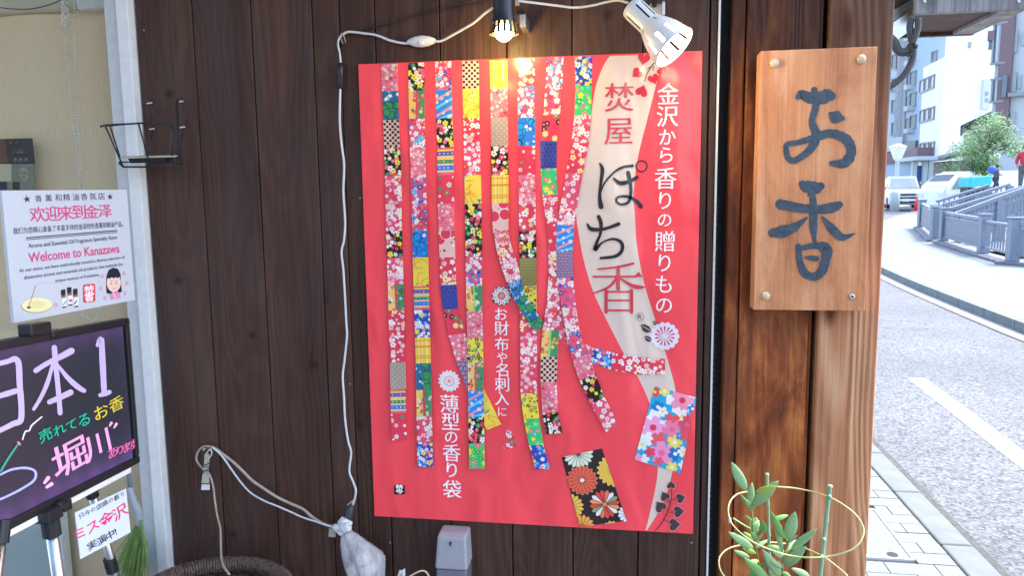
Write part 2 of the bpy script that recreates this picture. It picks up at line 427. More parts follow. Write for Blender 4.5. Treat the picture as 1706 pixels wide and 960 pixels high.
# the rest of the shop building behind the front
M_STUCCO = simple("shop_plaster", (.32, .30, .28), .8, 0, .08, 14, .2)
bld = empty("shop_building", (0, 1.5, 0), "shop building whose street front holds the poster and the window", "building")
G().box(-1.75, 1.06, .62, 5.2, 0, 3.3).build("wall", M_STUCCO, bld)
G().box(.76, 1.06, .202, .618, 0, 2.75).build("wall", M_STUCCO, bld)
G().box(-.56, .757, .07, .15, 0, 2.75).build("wall", M_STUCCO, bld)
G().box(-1.9, 1.10, -.02, .62, 2.76, 3.3).build("wall", M_STUCCO, bld)
G().box(-2.6, 1.12, -1.75, -.021, 2.86, 2.93).build("shading_eave_board", M_EAVE, bld, origin=(0, -.5, 2.9))  # unseen eave, deepened to cut sky light on the storefront
g = G()
for k in range(7): x = -1.8+k*.47; g.box(x, x+.06, -1.72, -.022, 2.78, 2.858)
g.build("rafter", M_EAVE, bld)

# ------------------------------------------------------------------ shop window on the left
win = empty("shop_window", (-1.1, 0, 0), "shop window in a pale aluminium frame with a beige blind behind it", "window")
G().box(-.556, -.527, -.022, .065, .0, 2.75).build("frame", M_ALU, win, bevel=.002)
G().box(-.5585, -.5565, -.006, .06, .0, 2.75).build("gasket", M_RUBBER, win)
G().box(-.592, -.560, -.012, .055, .0, 2.75).build("sash", M_ALU2, win, bevel=.002)
G().box(-.5955, -.5925, -.004, .05, .1, 2.7).build("gasket", M_RUBBER, win)
G().box(-1.75, -1.68, -.022, .065, 0, 2.75).build("frame", M_ALU, win, bevel=.002)
G().box(-1.679, -.597, -.012, .055, .0, .16).build("sash", M_ALU2, win, bevel=.002)
G().box(-1.679, -.597, -.012, .055, 2.3, 2.75).build("header", M_ALU, win, bevel=.002)
m, t, b = nodes_of("window_glass")
tr = t.nodes.new("ShaderNodeBsdfTransparent"); gl = t.nodes.new("ShaderNodeBsdfGlossy"); gl.inputs["Roughness"].default_value = .02
fr = t.nodes.new("ShaderNodeFresnel"); fr.inputs[0].default_value = 1.5; ms = t.nodes.new("ShaderNodeMixShader")
tr.inputs[0].default_value = (.93, .95, .94, 1)
gb = t.nodes.new('ShaderNodeNewGeometry'); t.links.new(mth(t, 'MULTIPLY', fr.outputs[0], mth(t, 'SUBTRACT', 1, gb.outputs['Backfacing'])), ms.inputs[0]); t.links.new(tr.outputs[0], ms.inputs[1]); t.links.new(gl.outputs[0], ms.inputs[2])
t.links.new(ms.outputs[0], t.nodes["Material Output"].inputs[0]); M_GLASS = m
G().box(-1.677, -.598, .018, .023, .162, 2.298).build("glass_pane", M_GLASS, win)
# frame screw clips at the wall side
for (x, y) in ((233.5, 367), (247.5, 568)):
    p = on_y(x, y, -.01)
    c = empty("frame_clip", (p.x, -.012, p.z), "small dark metal clip on the white window frame, %s" % ("level with the pink Chinese heading" if y < 400 else "beside the lit marker board"), "clip", "clips on the window frame edge")
    G().box(p.x-.005, p.x+.003, -.016, -.002, p.z-.008, p.z+.008).build("bracket", M_BLACK, c, bevel=.001)
    G().lathe([(.003, 0), (.0025, .0015), (0, .002)], (p.x, -.016, p.z), (0, -1, 0), 10).build("screw", M_STEEL, c)
# blind
m, t, b = nodes_of("blind_fabric"); tc = t.nodes.new("ShaderNodeTexCoord"); mp = t.nodes.new("ShaderNodeMapping")
mp.inputs["Scale"].default_value = (260, 1, 26); t.links.new(tc.outputs["Object"], mp.inputs[0])
n = t.nodes.new("ShaderNodeTexNoise"); n.inputs["Scale"].default_value = 1; n.inputs["Detail"].default_value = 3; t.links.new(mp.outputs[0], n.inputs[0])
n2 = t.nodes.new("ShaderNodeTexNoise"); n2.inputs["Scale"].default_value = 3.5; n2.inputs["Detail"].default_value = 3; t.links.new(tc.outputs["Object"], n2.inputs[0])
c1 = mixc(t, maprange(t, n.outputs[0], .3, .7), (.86, .62, .38), (.96, .72, .47)); c1 = mixc(t, maprange(t, n2.outputs[0], .35, .7), c1, (.90, .68, .45))
t.links.new(c1, b.inputs["Base Color"]); b.inputs["Roughness"].default_value = .85
bp = t.nodes.new("ShaderNodeBump"); bp.inputs["Strength"].default_value = .2; bp.inputs["Distance"].default_value = .001; t.links.new(n.outputs[0], bp.inputs["Height"]); t.links.new(bp.outputs[0], b.inputs["Normal"])
M_BLIND = m
M_CREAM = simple("blind_headrail", (.62, .54, .40), .6, 0, .05, 10)
blind = empty("roller_blind", (-1.1, .1, 2.1), "beige woven roller blind hanging inside the shop window", "blind")
g = G(); ztop = on_y(90, 22, .1).z; n_ = 40
L = []
for k in range(n_+1):
    x = -1.66+(1.05)*k/n_; L.append((x, .1+.004*math.sin(k*.8)+.0025*math.sin(k*.33)))
for (x, y), (x2, y2) in zip(L, L[1:]): g.add([(x, y, .25), (x2, y2, .25), (x2, y2, ztop), (x, y, ztop)], [(0, 1, 2, 3)])
g.build("blind_cloth", M_BLIND, blind, smooth=True)
G().box(-1.66, -.61, .075, .135, ztop+.001, ztop+.12).build("head_rail", M_CREAM, blind, bevel=.012, seg=3)
G().tube([(-1.66, .1, .24), (-.61, .1, .24)], .012, 10).build("bottom_bar", M_WHITEP, blind)
G().box(-.72, -.63, .06, .14, ztop-.006, ztop+.05).build("end_cap", M_WHITEP, blind, bevel=.01)

G().box(-1.74, -.6, .5, .55, .0, 2.7).build("room_back", M_STUCCO, bld)
# bead chain
def bead_path(P, g, d=.0076, r=.0024):
    P = [Vector(p) for p in P]; acc = 0
    for a, b_ in zip(P, P[1:]):
        L_ = (b_-a).length; s_ = acc
        while s_ < L_:
            g.ball(a+(b_-a)*(s_/L_), r, 6, 4); s_ += d
        acc = s_-L_
ch = G(); Yc = .075
def cpts(L): return [on_y(x, y, Yc) for x, y in catmull(L, 8)]
bead_path(cpts([(104, -30), (107, 30), (112, 110), (120, 190), (128, 260), (133, 320), (134, 500), (146, 530), (158, 533), (166, 520), (163, 490), (140, 320), (132, 240), (127, 120), (124, 30), (124, -30)]), ch)
for q in range(3):
    bead_path([on_y(108+6*math.cos(a*.9+q), 33+9*math.sin(a*.7+q*2)-q*11, Yc-.006*q) for a in range(12)], ch, .006)
bead_path(cpts([(125, 22), (138, 15), (150, 12), (160, 15)]), ch)
tag(ch.build("bead_chain", simple("white_beads", (.9, .89, .84), .4, 0, .02)), "white bead chain knotted near the top and looped down the blind", "chain")
# dark lead above
tag(G().tube([on_y(x, y, .012) for x, y in catmull([(-40, 5), (0, 12), (35, 15), (65, 12), (100, 0), (130, -25)], 6)], .0012, 6).build("thin_cable", M_BLACK),
    "thin dark cable sagging across the top of the shop window", "cable")
# two picture cards stuck inside
def card(name, TL, BR, Y, base, draw, label):
    p, q = on_y(*TL, Y), on_y(*BR, Y)
    sh = Sheet(p, (1, 0, 0), (0, 0, -1), q.x-p.x, p.z-q.z)
    e = empty(name, (p.x, Y, q.z), label, "card", "picture cards inside the shop window"); g = G().col(base); sh.body(g, .002); g.build("sheet", M_PAPER, e)
    pr = Print(sh); draw(pr, sh); pr.build("printed_picture", M_PAPER, e)
def d1(pr, sh):
    pr.pxpoly([(-25, 232), (8, 232), (14, 272), (-25, 272)], (105, 70, 50))
    for k in range(40):
        a = random.uniform(3.3, 6.1); r = random.uniform(2, 15)
        c = sh.px(36+r*math.cos(a), 256+r*.85*math.sin(a)); pr.disc(c, random.uniform(.0008, .0018), random.choice([(150, 145, 140), (110, 105, 100), (80, 75, 72)]), n=7)
    for x in (26, 35, 44): pr.char(random.choice("香木堂"), x, 266, 8, (160, 158, 150))
    pr.disc(sh.px(18, 238), .002, (150, 140, 110)); pr.disc(sh.px(28, 237), .0018, (170, 90, 60))
def d2(pr, sh):
    pr.pxpoly([(-20, 273), (19, 273), (19, 302), (-20, 302)], (205, 190, 160))
    pr.pxpoly([(-20, 303), (12, 303), (12, 316), (-20, 316)], (30, 45, 70))
    pr.pxpoly([(21, 303), (33, 303), (33, 316), (21, 316)], (40, 40, 45))
    pr.disc(sh.px(40, 290), .013, (165, 165, 145), asp=1.3); pr.ring(sh.px(40, 290), .008, .009, (120, 120, 105))
    for x, y in ((36, 288), (42, 288), (39, 295)): pr.char("香", x, y, 6, (110, 110, 95))
    for k in range(14): pr.disc(sh.px(random.uniform(51, 58), random.uniform(288, 312)), .002, random.choice([(120, 150, 50), (90, 130, 40), (150, 170, 60)]), n=6)
card("picture_card", (-25, 232), (57, 272.5), .06, (52, 50, 50), d1, "dark picture card with a pale round emblem inside the window above the white notice")
card("picture_card", (-25, 273), (60, 330), .06, (135, 132, 115), d2, "grey green picture card inside the window, half hidden by the white notice")

# pale lower panel standing inside the glass
lp = empty("pale_board", (-1.2, .05, .16), "pale greyish board leaning inside the window below the marker board", "board")
M_PALE = simple("pale_panel", (.46, .50, .49), .5, 0, .05, 6)
q = on_y(104, 900, .05)
G().box(-1.66, q.x, .045, .06, .165, 1.02).build("panel", M_PALE, lp)
G().box(q.x+.0005, q.x+.008, .04, .065, .165, 1.022).build("edge_strip", M_ALU, lp)

# ================================================================== THE POSTER
PO = on_y(597, 108, -.004); poster_sh = Sheet((0, -.004, 1.85), (1, 0, 0), (0, 0, -1), .728, 1.030)
SH = poster_sh
poster = empty("poster", (.364, -.002, .82), "large red poster with fabric ribbons and white Japanese lettering on the timber wall", "poster")
RED = (255, 78, 86); g = G().col(RED); g.box(0, .728, -.0045, -.0022, .82, 1.85); g.build("poster_sheet", M_PRINT, poster)
pr = Print(SH, .0006)
creamL = [(1017, 84), (1005, 110), (992.5, 144.7), (984, 198), (977, 260), (964, 320), (960, 354), (963, 382), (973, 435.6), (989.6, 489), (1015, 542), (1040, 590), (1061.6, 626.6), (1082, 672), (1094, 725), (1096, 781), (1091, 819), (1082, 858), (1075.6, 884)]
creamR = [(1112, 84), (1101, 110), (1092, 145), (1077, 204), (1063, 260), (1057, 305), (1055, 330), (1057.7, 357), (1061, 410), (1074, 475), (1091, 531), (1104, 572), (1115, 610), (1125.6, 653), (1127, 715), (1122, 775), (1110, 825), (1096, 855), (1078, 884)]
creamL[0] = (1016, 93); creamR[0] = (1108, 90)
CREAM = (228, 205, 188)
pr.strip([SH.px(*p) for p in catmull(creamL, 4)], [SH.px(*p) for p in catmull(creamR, 4)], CREAM)
pr.build("cream_ribbon", M_PRINT, poster)

WHT, PNK, YEL, GRN, BLU, NVY, BLK = (248, 238, 236), (238, 110, 140), (250, 225, 70), (40, 150, 95), (40, 130, 215), (50, 75, 175), (38, 28, 30)
LRED, CRM, ORG, SKY, BRN, PALE, PUR = (232, 62, 84), (240, 215, 195), (245, 150, 60), (90, 185, 235), (110, 40, 48), (246, 190, 196), (110, 90, 160)
def patch(pr, kind, quad, rnd):
    """one square of printed washi inside a ribbon; quad in sheet coordinates (TL, TR, BR, BL)"""
    us = [p[0] for p in quad]; vs_ = [p[1] for p in quad]; x0, x1, y0, y1 = min(us), max(us), min(vs_), max(vs_)
    w = x1-x0; h = y1-y0
    R = lambda a, b: rnd.uniform(a, b)
    def P(): return (R(x0, x1), R(y0, y1))
    def bg(c): pr.tris([tuple(quad)], c)
    def scat(n, rr, cols, pet=5, inner=.5, cen=None, notch=.15, disc=.25):
        # spread by best-candidate so the flowers cover the patch evenly
        used = []
        for _ in range(n):
            c = max((P() for _ in range(6)), key=lambda q_: min([math.hypot(q_[0]-z[0], q_[1]-z[1]) for z in used] or [1]))
            used.append(c)
            col = rnd.choice(cols)
            if R(0, 1) < disc: pr.disc(c, R(*rr)*.55, col, quad, 8)
            else: pr.flower(c, R(*rr), col, pet, R(0, 6), inner, quad, rnd.choice(cen) if cen else None, notch)
    def sub(u0, v0, u1, v1):
        def b_(u, v):
            a = [quad[0][i]*(1-u)+quad[1][i]*u for i in (0, 1)]; c = [quad[3][i]*(1-u)+quad[2][i]*u for i in (0, 1)]
            return (a[0]*(1-v)+c[0]*v, a[1]*(1-v)+c[1]*v)
        return [b_(u0, v0), b_(u1, v0), b_(u1, v1), b_(u0, v1)]
    if kind == 'P': bg((240, 120, 140)); scat(26, (.003, .0058), [WHT, PALE, LRED, (250, 170, 180), (250, 225, 190)], cen=[YEL, LRED])
    elif kind == 'W': bg((236, 84, 110)); scat(20, (.006, .010), [WHT, (250, 222, 222), WHT, (248, 190, 200), LRED], inner=.4, cen=[YEL, PNK], notch=.3)
    elif kind == 'K': bg(BLK); scat(22, (.005, .0085), [WHT, LRED, YEL, GRN, PNK, (250, 240, 190)], cen=[YEL, ORG, LRED])
    elif kind == 'B': bg((235, 90, 120)); scat(26, (.0045, .0085), [WHT, BLU, WHT, PNK, NVY, (250, 220, 225), LRED, SKY], cen=[YEL, PNK])
    elif kind == 'Q': bg(NVY); scat(24, (.0045, .0075), [WHT, PNK, WHT, SKY, YEL], cen=[YEL, PNK])
    elif kind == 'M': bg(LRED); scat(15, (.004, .0095), [WHT, CRM, WHT, (250, 230, 160), PALE], cen=[YEL, ORG, LRED], disc=.35)
    elif kind == 'X': bg(LRED); scat(8, (.003, .007), [WHT, CRM, PALE, GRN], cen=[YEL, BLU])
    elif kind == 'O':
        bg((250, 215, 75))
        for _ in range(7):
            c = P(); a = R(0, 6)
            for _ in range(4):
                d = (c[0]+.009*math.cos(a), c[1]+.009*math.sin(a)); nx, ny = -math.sin(a)*.0006, math.cos(a)*.0006
                pr.tris([((c[0]+nx, c[1]+ny), (d[0]+nx, d[1]+ny), (d[0]-nx, d[1]-ny), (c[0]-nx, c[1]-ny))], (235, 120, 50), quad); c = d; a += R(-1.2, 1.2)
        for _ in range(2):
            c = rnd.choice([quad[0], quad[3], quad[2], P()])
            for k in range(9): pr.disc((c[0]+R(-.009, .009), c[1]+R(-.009, .009)), .0022, rnd.choice([GRN, (120, 180, 90), WHT, (60, 110, 70)]), quad, 7)
    elif kind == 'C':
        bg((225, 185, 165)); nx, ny = 6, max(3, round(h/w*6))
        for i in range(nx):
            for j in range(ny):
                if (i+j) % 2: pr.tris([tuple(sub(i/nx+.012, j/ny+.01, (i+1)/nx-.012, (j+1)/ny-.01))], (84, 34, 34), None, 0)
    elif kind == 'Y':
        bg((252, 214, 74)); 
        for u in (.1, .32, .4, .62, .9): pr.tris([tuple(sub(u, 0, u+.05, 1))], (250, 180, 70) if u != .4 else (252, 232, 140))
        for u in (.16, .68): pr.tris([tuple(sub(u, 0, u+.13, 1))], (253, 228, 130))
        for v in (.1, .32, .36, .7, .78): pr.tris([tuple(sub(0, v, 1, v+.035))], (238, 150, 60))
    elif kind == 'S':
        bg((225, 200, 180)); r = w/3.2
        for j in range(int(h/(r*.5))+4):
            for i in range(-1, 5):
                c = (x0+(i+(.5 if j % 2 else 0))*r*1.0, y0+j*r*.5)
                pr.disc(c, r*.5, (225, 200, 180), quad, 14)
                for q_ in (.47, .34, .21): pr.ring(c, r*(q_-.055), r*q_, (70, 52, 50), quad, 16)
    elif kind == 'T':
        bg((240, 100, 120)); rows = [(.08, .13, YEL), (.14, .3, PUR), (.31, .36, CRM), (.38, .44, YEL), (.45, .58, GRN), (.59, .64, CRM), (.66, .82, BLU), (.83, .9, (235, 210, 150))]
        for a, b_, c in rows:
            pr.tris([tuple(sub(0, a, 1, b_))], c)
            if b_-a > .1:
                for u in (.15, .4, .65, .9):
                    q_ = sub(u, (a+b_)/2, u+.01, (a+b_)/2+.01)[0]; pr.disc(q_, .0016, rnd.choice([WHT, SKY, YEL, PNK]), quad, 6)
    elif kind in 'GN':
        bg((35, 110, 150) if kind == 'G' else (45, 120, 210))
        for _ in range(12): pr.flower(P(), R(.003, .005), WHT if R(0, 1) < .6 else (120, 190, 220), 5, R(0, 6), .45, quad)
        c0 = (60, 150, 95) if kind == 'G' else (35, 150, 225)
        for _ in range(5):
            c = P()
            for k in range(3):
                a = R(0, 6); d = (c[0]+.006*math.cos(a), c[1]+.006*math.sin(a)); r = R(.006, .0095)
                pr.disc(d, r+.0012, (20, 45, 60), quad, 16); pr.disc(d, r, c0, quad, 16)
    elif kind == 'A':
        bg((70, 80, 165)); r = w/4
        for j in range(int(h/(r*.87))+2):
            for i in range(6):
                c = (x0+(i+(.5 if j % 2 else 0))*r, y0+j*r*.87)
                for k in range(6):
                    a = k*math.pi/3+math.pi/6; d = (c[0]+math.cos(a)*r*.5, c[1]+math.sin(a)*r*.5); nx, ny = -math.sin(a)*.00035, math.cos(a)*.00035
                    pr.tris([((c[0]+nx, c[1]+ny), (d[0]+nx, d[1]+ny), (d[0]-nx, d[1]-ny), (c[0]-nx, c[1]-ny))], (150, 165, 220), quad, 0)
    elif kind in 'DV':
        bg((170, 160, 90) if kind == 'D' else (130, 95, 130)); r = w/6; cc = (70, 62, 40) if kind == 'D' else (205, 175, 200)
        for j in range(int(h/r)+1):
            for i in range(7): pr.ring((x0+(i+(.5 if j % 2 else 0))*r, y0+(j+.5)*r), r*.22, r*.38, cc, quad, 6)
    elif kind == 'F': bg((246, 222, 70)); scat(24, (.003, .007), [BLK, BLK, (40, 90, 140), (40, 130, 100), (90, 90, 150), ORG], inner=.35, cen=[YEL])
    elif kind == 'E':
        pr.tris([tuple(sub(0, 0, .45, 1))], (250, 200, 120)); pr.tris([tuple(sub(.45, 0, 1, 1))], (70, 150, 100))
        for k in range(26):
            c = P(); pr.flower(c, R(.0028, .005), rnd.choice([WHT, PNK, YEL, LRED, (40, 110, 70)]), 5, R(0, 6), .5, quad, rnd.choice([YEL, LRED]))
        pr.tris([tuple(sub(.44, 0, .55, 1))], rnd.choice([(235, 70, 90), (150, 215, 110)]))
    elif kind == 'R': bg((28, 88, 130)); scat(9, (.008, .012), [(225, 240, 250), (60, 130, 180), (150, 200, 225)], 8, .3, cen=[NVY], notch=0, disc=0)
    elif kind == 'U':
        bg((50, 140, 225))
        for k in range(4):
            a = .1+.28*k; pr.tris([(sub(0, min(1, a+.2), 0, 0)[0], sub(1, max(0, a-.12), 0, 0)[0], sub(1, max(0, a-.02), 0, 0)[0], sub(0, min(1, a+.3), 0, 0)[0])], (120, 205, 235) if k % 2 else (240, 150, 150), quad)
        scat(9, (.003, .0055), [WHT, (250, 235, 150), PALE], cen=[PNK])
    elif kind == 'L': bg((70, 200, 110)); scat(15, (.005, .009), [(110, 220, 140), PNK, (60, 190, 180), YEL, (240, 130, 150), (40, 175, 90)], inner=.4, cen=[YEL])
    elif kind == 'I':   # brown discs on red
        bg(LRED)
        for k in range(9):
            c = P(); pr.disc(c, .0065, rnd.choice([BRN, (120, 130, 80), (240, 210, 130), BRN]), quad, 14); pr.disc(c, .0014, WHT, quad, 7)
    elif kind == 'J':   # big red rounds
        bg((245, 190, 180)); scat(10, (.002, .004), [BLK, WHT, YEL])
        for k in range(3):
            c = P(); pr.disc(c, .0125, WHT, quad, 18); pr.disc(c, .0115, LRED, quad, 18)
def interp(tab, y):
    for (a, xa, xb), (b_, xc, xd) in zip(tab, tab[1:]):
        if y <= b_: t = (y-a)/(b_-a); return xa+(xc-xa)*t, xb+(xd-xb)*t
    return tab[-1][1:]
def ribbon(tab, bounds, kinds, seed, label=None):
    rnd = random.Random(seed); p = Print(SH, .0012)
    for (y0, y1), k in zip(zip(bounds, bounds[1:]), kinds):
        m_ = 1 if abs(interp(tab, y0)[0]-interp(tab, y1)[0]) < 3 else 3
        a = interp(tab, y0); b_ = interp(tab, y1)
        quad = [SH.px(a[0], y0), SH.px(a[1], y0-.8), SH.px(b_[1], y1-.8), SH.px(b_[0], y1)]
        patch(p, k, quad, rnd)
    return p.build("printed_ribbon", M_PRINT, poster)
def band(pts, kinds, seed):
    """ribbon along explicit edge pairs ((lx, ly), (rx, ry))"""
    rnd = random.Random(seed); p = Print(SH, .0009)
    for (a, b_), k in zip(zip(pts, pts[1:]), kinds):
        patch(p, k, [SH.px(*a[0]), SH.px(*a[1]), SH.px(*b_[1]), SH.px(*b_[0])], rnd)
    return p.build("printed_ribbon", M_PRINT, poster)
ribbon([(106, 635, 663), (200, 639, 665), (293, 642, 669), (385, 644, 670.6), (474, 647, 673.5), (603, 651, 677), (733, 655, 680)],
       [107, 152, 200, 246, 293, 340, 385, 429, 474, 517, 559, 603.5, 648, 687.5, 732], "PGCKWWKWEMMSTX", 1)
ribbon([(104, 680, 707), (200, 682, 708), (350, 687, 712), (480, 690, 716), (600, 694, 719), (778, 697, 723)],
       [104.5, 151, 198, 246, 292, 340, 385, 429, 477, 516, 562, 605, 649, 693, 735, 777], "KEBPBBNOTQYGEWQ", 2)
band([((725, 102), (752, 101.5)), ((726, 150), (753, 149)), ((727, 198), (754, 197)), ((729, 246), (756, 245)), ((729, 292), (757, 291)), ((730, 340), (757, 339)), ((731, 385), (758, 384)), ((733, 429), (759, 428)),
      ((734, 475), (761, 474)), ((739, 516), (764, 514)), ((748, 559), (775, 555)), ((761, 602), (790, 596)), ((780, 652), (806, 645)), ((797, 686), (822, 678)), ((812, 716), (836, 706))],
     "BUKTXPJMAIPVOO", 3)
ribbon([(101, 770, 798), (200, 772, 799), (350, 775, 803), (475, 777, 804), (600, 780, 806), (781, 783, 809)],
       [101.5, 148, 197, 244, 292, 340, 385, 429, 476, 519, 563, 607, 651, 695, 738, 780], "COMWOKKBEPFEUKL", 4)
band([((816, 100.5), (845, 100)), ((817, 148), (846, 147)), ((818, 196), (846, 195)), ((819, 244), (847, 243)), ((820, 292), (848, 291)), ((820, 339), (848, 338)), ((822, 384), (848, 383)), ((826, 404), (851, 402)),
      ((830, 424), (856, 420)), ((838, 450), (865, 444)), ((846, 472), (868, 464)), ((858, 500), (875, 490)), ((876, 528), (890, 514)), ((894, 552), (908, 538))],
     "YPSKYJPMWWRGG", 5)
ribbon([(98, 862, 891), (300, 864, 892), (430, 866, 894), (560, 867, 895), (655, 868, 895), (697, 873, 899), (741, 882, 906), (782, 893, 918)],
       [98, 143, 196, 243, 292, 340, 385, 430, 476, 519, 560, 608, 655, 697, 741, 781], "MBNXPMKDFMWWFLQ", 6)
band([((911, 96), (939, 94.5)), ((909, 143), (937, 142)), ((905, 192), (933, 190)), ((900, 235), (928, 235)), ((901, 281), (927, 280)), ((904, 325), (929, 324)), ((910, 370), (930, 369)), ((914, 420), (929, 418)),
      ((914, 462), (930, 460)), ((911, 508), (933, 506)), ((904, 550), (932, 550)), ((901, 594), (929, 594)), ((901, 636), (928, 636)), ((904, 688), (930, 686)), ((911, 724), (937, 720))],
     "BWIALWXMWWECPK", 7)
band([((957, 94), (987, 93)), ((959, 143), (986, 142)), ((957, 192), (985, 192)), ((952, 238), (981, 238)), ((943, 288), (971, 288)), ((933, 347), (961, 347)), ((928, 374), (957, 376)), ((927, 419), (954, 419)), ((928, 463), (955, 462)), ((936, 512), (960, 512)),
      ((943, 552), (966, 552)), ((954, 600), (982, 588)), ((966, 634), (992, 622)), ((985, 674), (1007, 660)), ((1010, 719), (1032, 707))],
     "QLWMWWUVBWBPKW", 8)
band([((944, 572), (966, 550)), ((960, 592), (973, 573)), ((982, 603), (990, 580)), ((1018, 616), (1020, 587)), ((1060, 624), (1062, 595)), ((1108, 624), (1107.7, 598))], "MPQMM", 9)
band([((915, 548), (921, 500)), ((945, 575), (940, 520)), ((960, 590), (962, 548))], "WB", 10)
band([((842, 719), (850, 716)), ((846, 735), (857, 730)), ((838, 748), (862, 745))], "XX", 11)
# two fabric sachets
rnd = random.Random(5)
def sachet(quad_px, base, draw, lab):
    p = Print(SH, .0016); quad = [SH.px(*q_) for q_ in quad_px]
    p.tris([tuple(quad)], base); draw(p, quad); o = p.build("printed_sachet", M_PRINT, poster); o["label"] = lab
def chrys(p, c, r, cols, quad, n=16, cen=WHT, edge=None):
    for k in range(n):
        a0 = 2*math.pi*k/n; a1 = 2*math.pi*(k+.92)/n; am = (a0+a1)/2
        def pt(rr, a): return (c[0]+rr*math.cos(a), c[1]+rr*math.sin(a))
        if edge: p.tris([(pt(r*.1, am), pt(r*.84, a0-.03), pt(r*.99, (a0+am)/2), pt(r*1.05, am), pt(r*.99, (a1+am)/2), pt(r*.84, a1+.03))], edge, quad)
        p.tris([(pt(r*.12, am), pt(r*.82, a0), pt(r*.94, (a0+am)/2), pt(r, am), pt(r*.94, (a1+am)/2), pt(r*.82, a1))], cols[k % len(cols)], quad)
    p.disc(c, r*.15, cen, quad, 12)
def s1(p, q):
    P_ = lambda X, Y: SH.px(860+X/3.2, 600+Y/3.2); k = .0004
    chrys(p, P_(330, 500), .034, [(232, 232, 205)], q, 18, (110, 60, 90))
    chrys(p, P_(520, 590), .036, [(246, 196, 70)], q, 18, (235, 110, 70), (250, 220, 120))
    chrys(p, P_(290, 780), .030, [(246, 196, 80)], q, 16, (235, 110, 70))
    chrys(p, P_(350, 890), .030, [(245, 165, 75)], q, 16, (235, 110, 70))
    chrys(p, P_(352, 640), .0335, [(230, 82, 66)], q, 18, (250, 235, 215), (240, 160, 110))
    chrys(p, P_(472, 768), .0335, [(250, 160, 90), WHT, (232, 82, 66), (232, 82, 66), (245, 130, 90), WHT, (150, 165, 110), (232, 82, 66)], q, 16, (250, 140, 70))
    chrys(p, P_(590, 820), .020, [WHT], q, 12, (250, 200, 90)); chrys(p, P_(510, 900), .02, [(246, 205, 90)], q, 12, (235, 110, 70)); chrys(p, P_(480, 480), .008, [(246, 196, 70)], q, 8)
sachet([(936, 762), (1003, 747.5), (1044, 868), (966, 878)], (52, 38, 38), s1, "black sachet printed with red, white and yellow chrysanthemums")
def s2(p, q):
    P_ = lambda X, Y: SH.px(860+X/3.2, 600+Y/3.2)
    for X, Y, r, c, ce in [(740, 170, .014, (235, 80, 70), YEL), (790, 165, .013, (250, 225, 90), WHT), (755, 250, .016, (30, 130, 190), WHT), (780, 275, .013, WHT, YEL), (880, 215, .036, WHT, None), (885, 215, .028, (245, 150, 175), (230, 60, 80)),
                        (885, 300, .018, (250, 235, 240), YEL), (940, 260, .012, (30, 130, 190), WHT), (830, 330, .022, (240, 90, 100), None), (720, 350, .040, WHT, None), (730, 360, .030, (245, 165, 205), (230, 60, 80)), (830, 370, .024, (245, 130, 160), PNK),
                        (910, 345, .022, (238, 80, 100), PNK), (940, 310, .016, (235, 75, 95), None), (700, 420, .018, WHT, None), (760, 425, .020, (240, 95, 105), None), (845, 440, .019, (248, 225, 90), WHT), (875, 405, .012, (30, 150, 210), WHT), (670, 450, .016, (225, 240, 235), YEL), (905, 400, .016, (240, 90, 105), None),
                        (775, 495, .030, (246, 150, 190), (245, 110, 150)), (715, 490, .013, (235, 70, 95), None), (848, 500, .018, (30, 120, 185), WHT), (890, 490, .014, WHT, YEL), (830, 570, .014, (248, 225, 90), WHT), (760, 540, .012, (235, 90, 110), None), (680, 530, .014, WHT, None), (650, 520, .011, (240, 160, 190), None), (890, 560, .012, WHT, YEL)]:
        p.flower(P_(X, Y), r, c, 5, X*.13, .55, q, ce, .12)
sachet([(1091, 644), (1160, 662.5), (1133.6, 789), (1057, 765.6)], (40, 170, 215), s2, "sky blue sachet printed with pink and white blossoms")
# chrysanthemum stamps
p = Print(SH, .0016); c = SH.px(748.5, 635); chrys(p, c, .0245, [(235, 226, 222)], None, 16, LRED, (250, 245, 242)); p.disc(c, .012, (236, 70, 88)); chrys(p, c, .0115, [(245, 225, 222)], None, 12, LRED)
p.build("printed_flower", M_PRINT, poster)
p = Print(SH, .0016); c = SH.px(835.5, 493)
p.disc(SH.px(824, 502), .004, (60, 50, 45)); p.disc(c, .0215, (60, 40, 42)); chrys(p, c, .0212, [WHT], None, 12, (120, 110, 80)); p.ring(c, .0055, .0085, LRED); 
for k in range(12): a = k*math.pi/6+.5*math.pi/6; p.tris([((c[0]+.009*math.cos(a), c[1]+.009*math.sin(a)), (c[0]+.019*math.cos(a-.08), c[1]+.019*math.sin(a-.08)), (c[0]+.019*math.cos(a+.08), c[1]+.019*math.sin(a+.08)))], BLK if k % 2 else LRED)
p.disc(c, .0055, (170, 170, 140)); p.build("printed_flower", M_PRINT, poster)
p = Print(SH, .0016)
for X, Y, r in [(700, 735, 34), (755, 705, 18), (712, 797, 24)]:
    x, y = 880+X/3.557, 340+Y/3.557; rr = r/3.557
    p.pxpoly([(x-rr, y-rr*.55), (x-rr*.3, y-rr*.7), (x+rr*.5, y-rr*.3), (x+rr, y+rr*.6), (x+rr*.1, y+rr*.85), (x-rr*.6, y+rr*.5)], (72, 58, 60))
    p.stroke([(x-rr*.8, y-rr*.4, .8), (x+rr, y+rr*.6, .8)], CREAM, 1)
c = SH.px(1107.5, 560)
for k in range(14):
    a = 2*math.pi*k/14; p.disc((c[0]+.0245*math.cos(a), c[1]+.0245*math.sin(a)), .0062, (240, 225, 235))
p.disc(c, .026, (240, 228, 235))
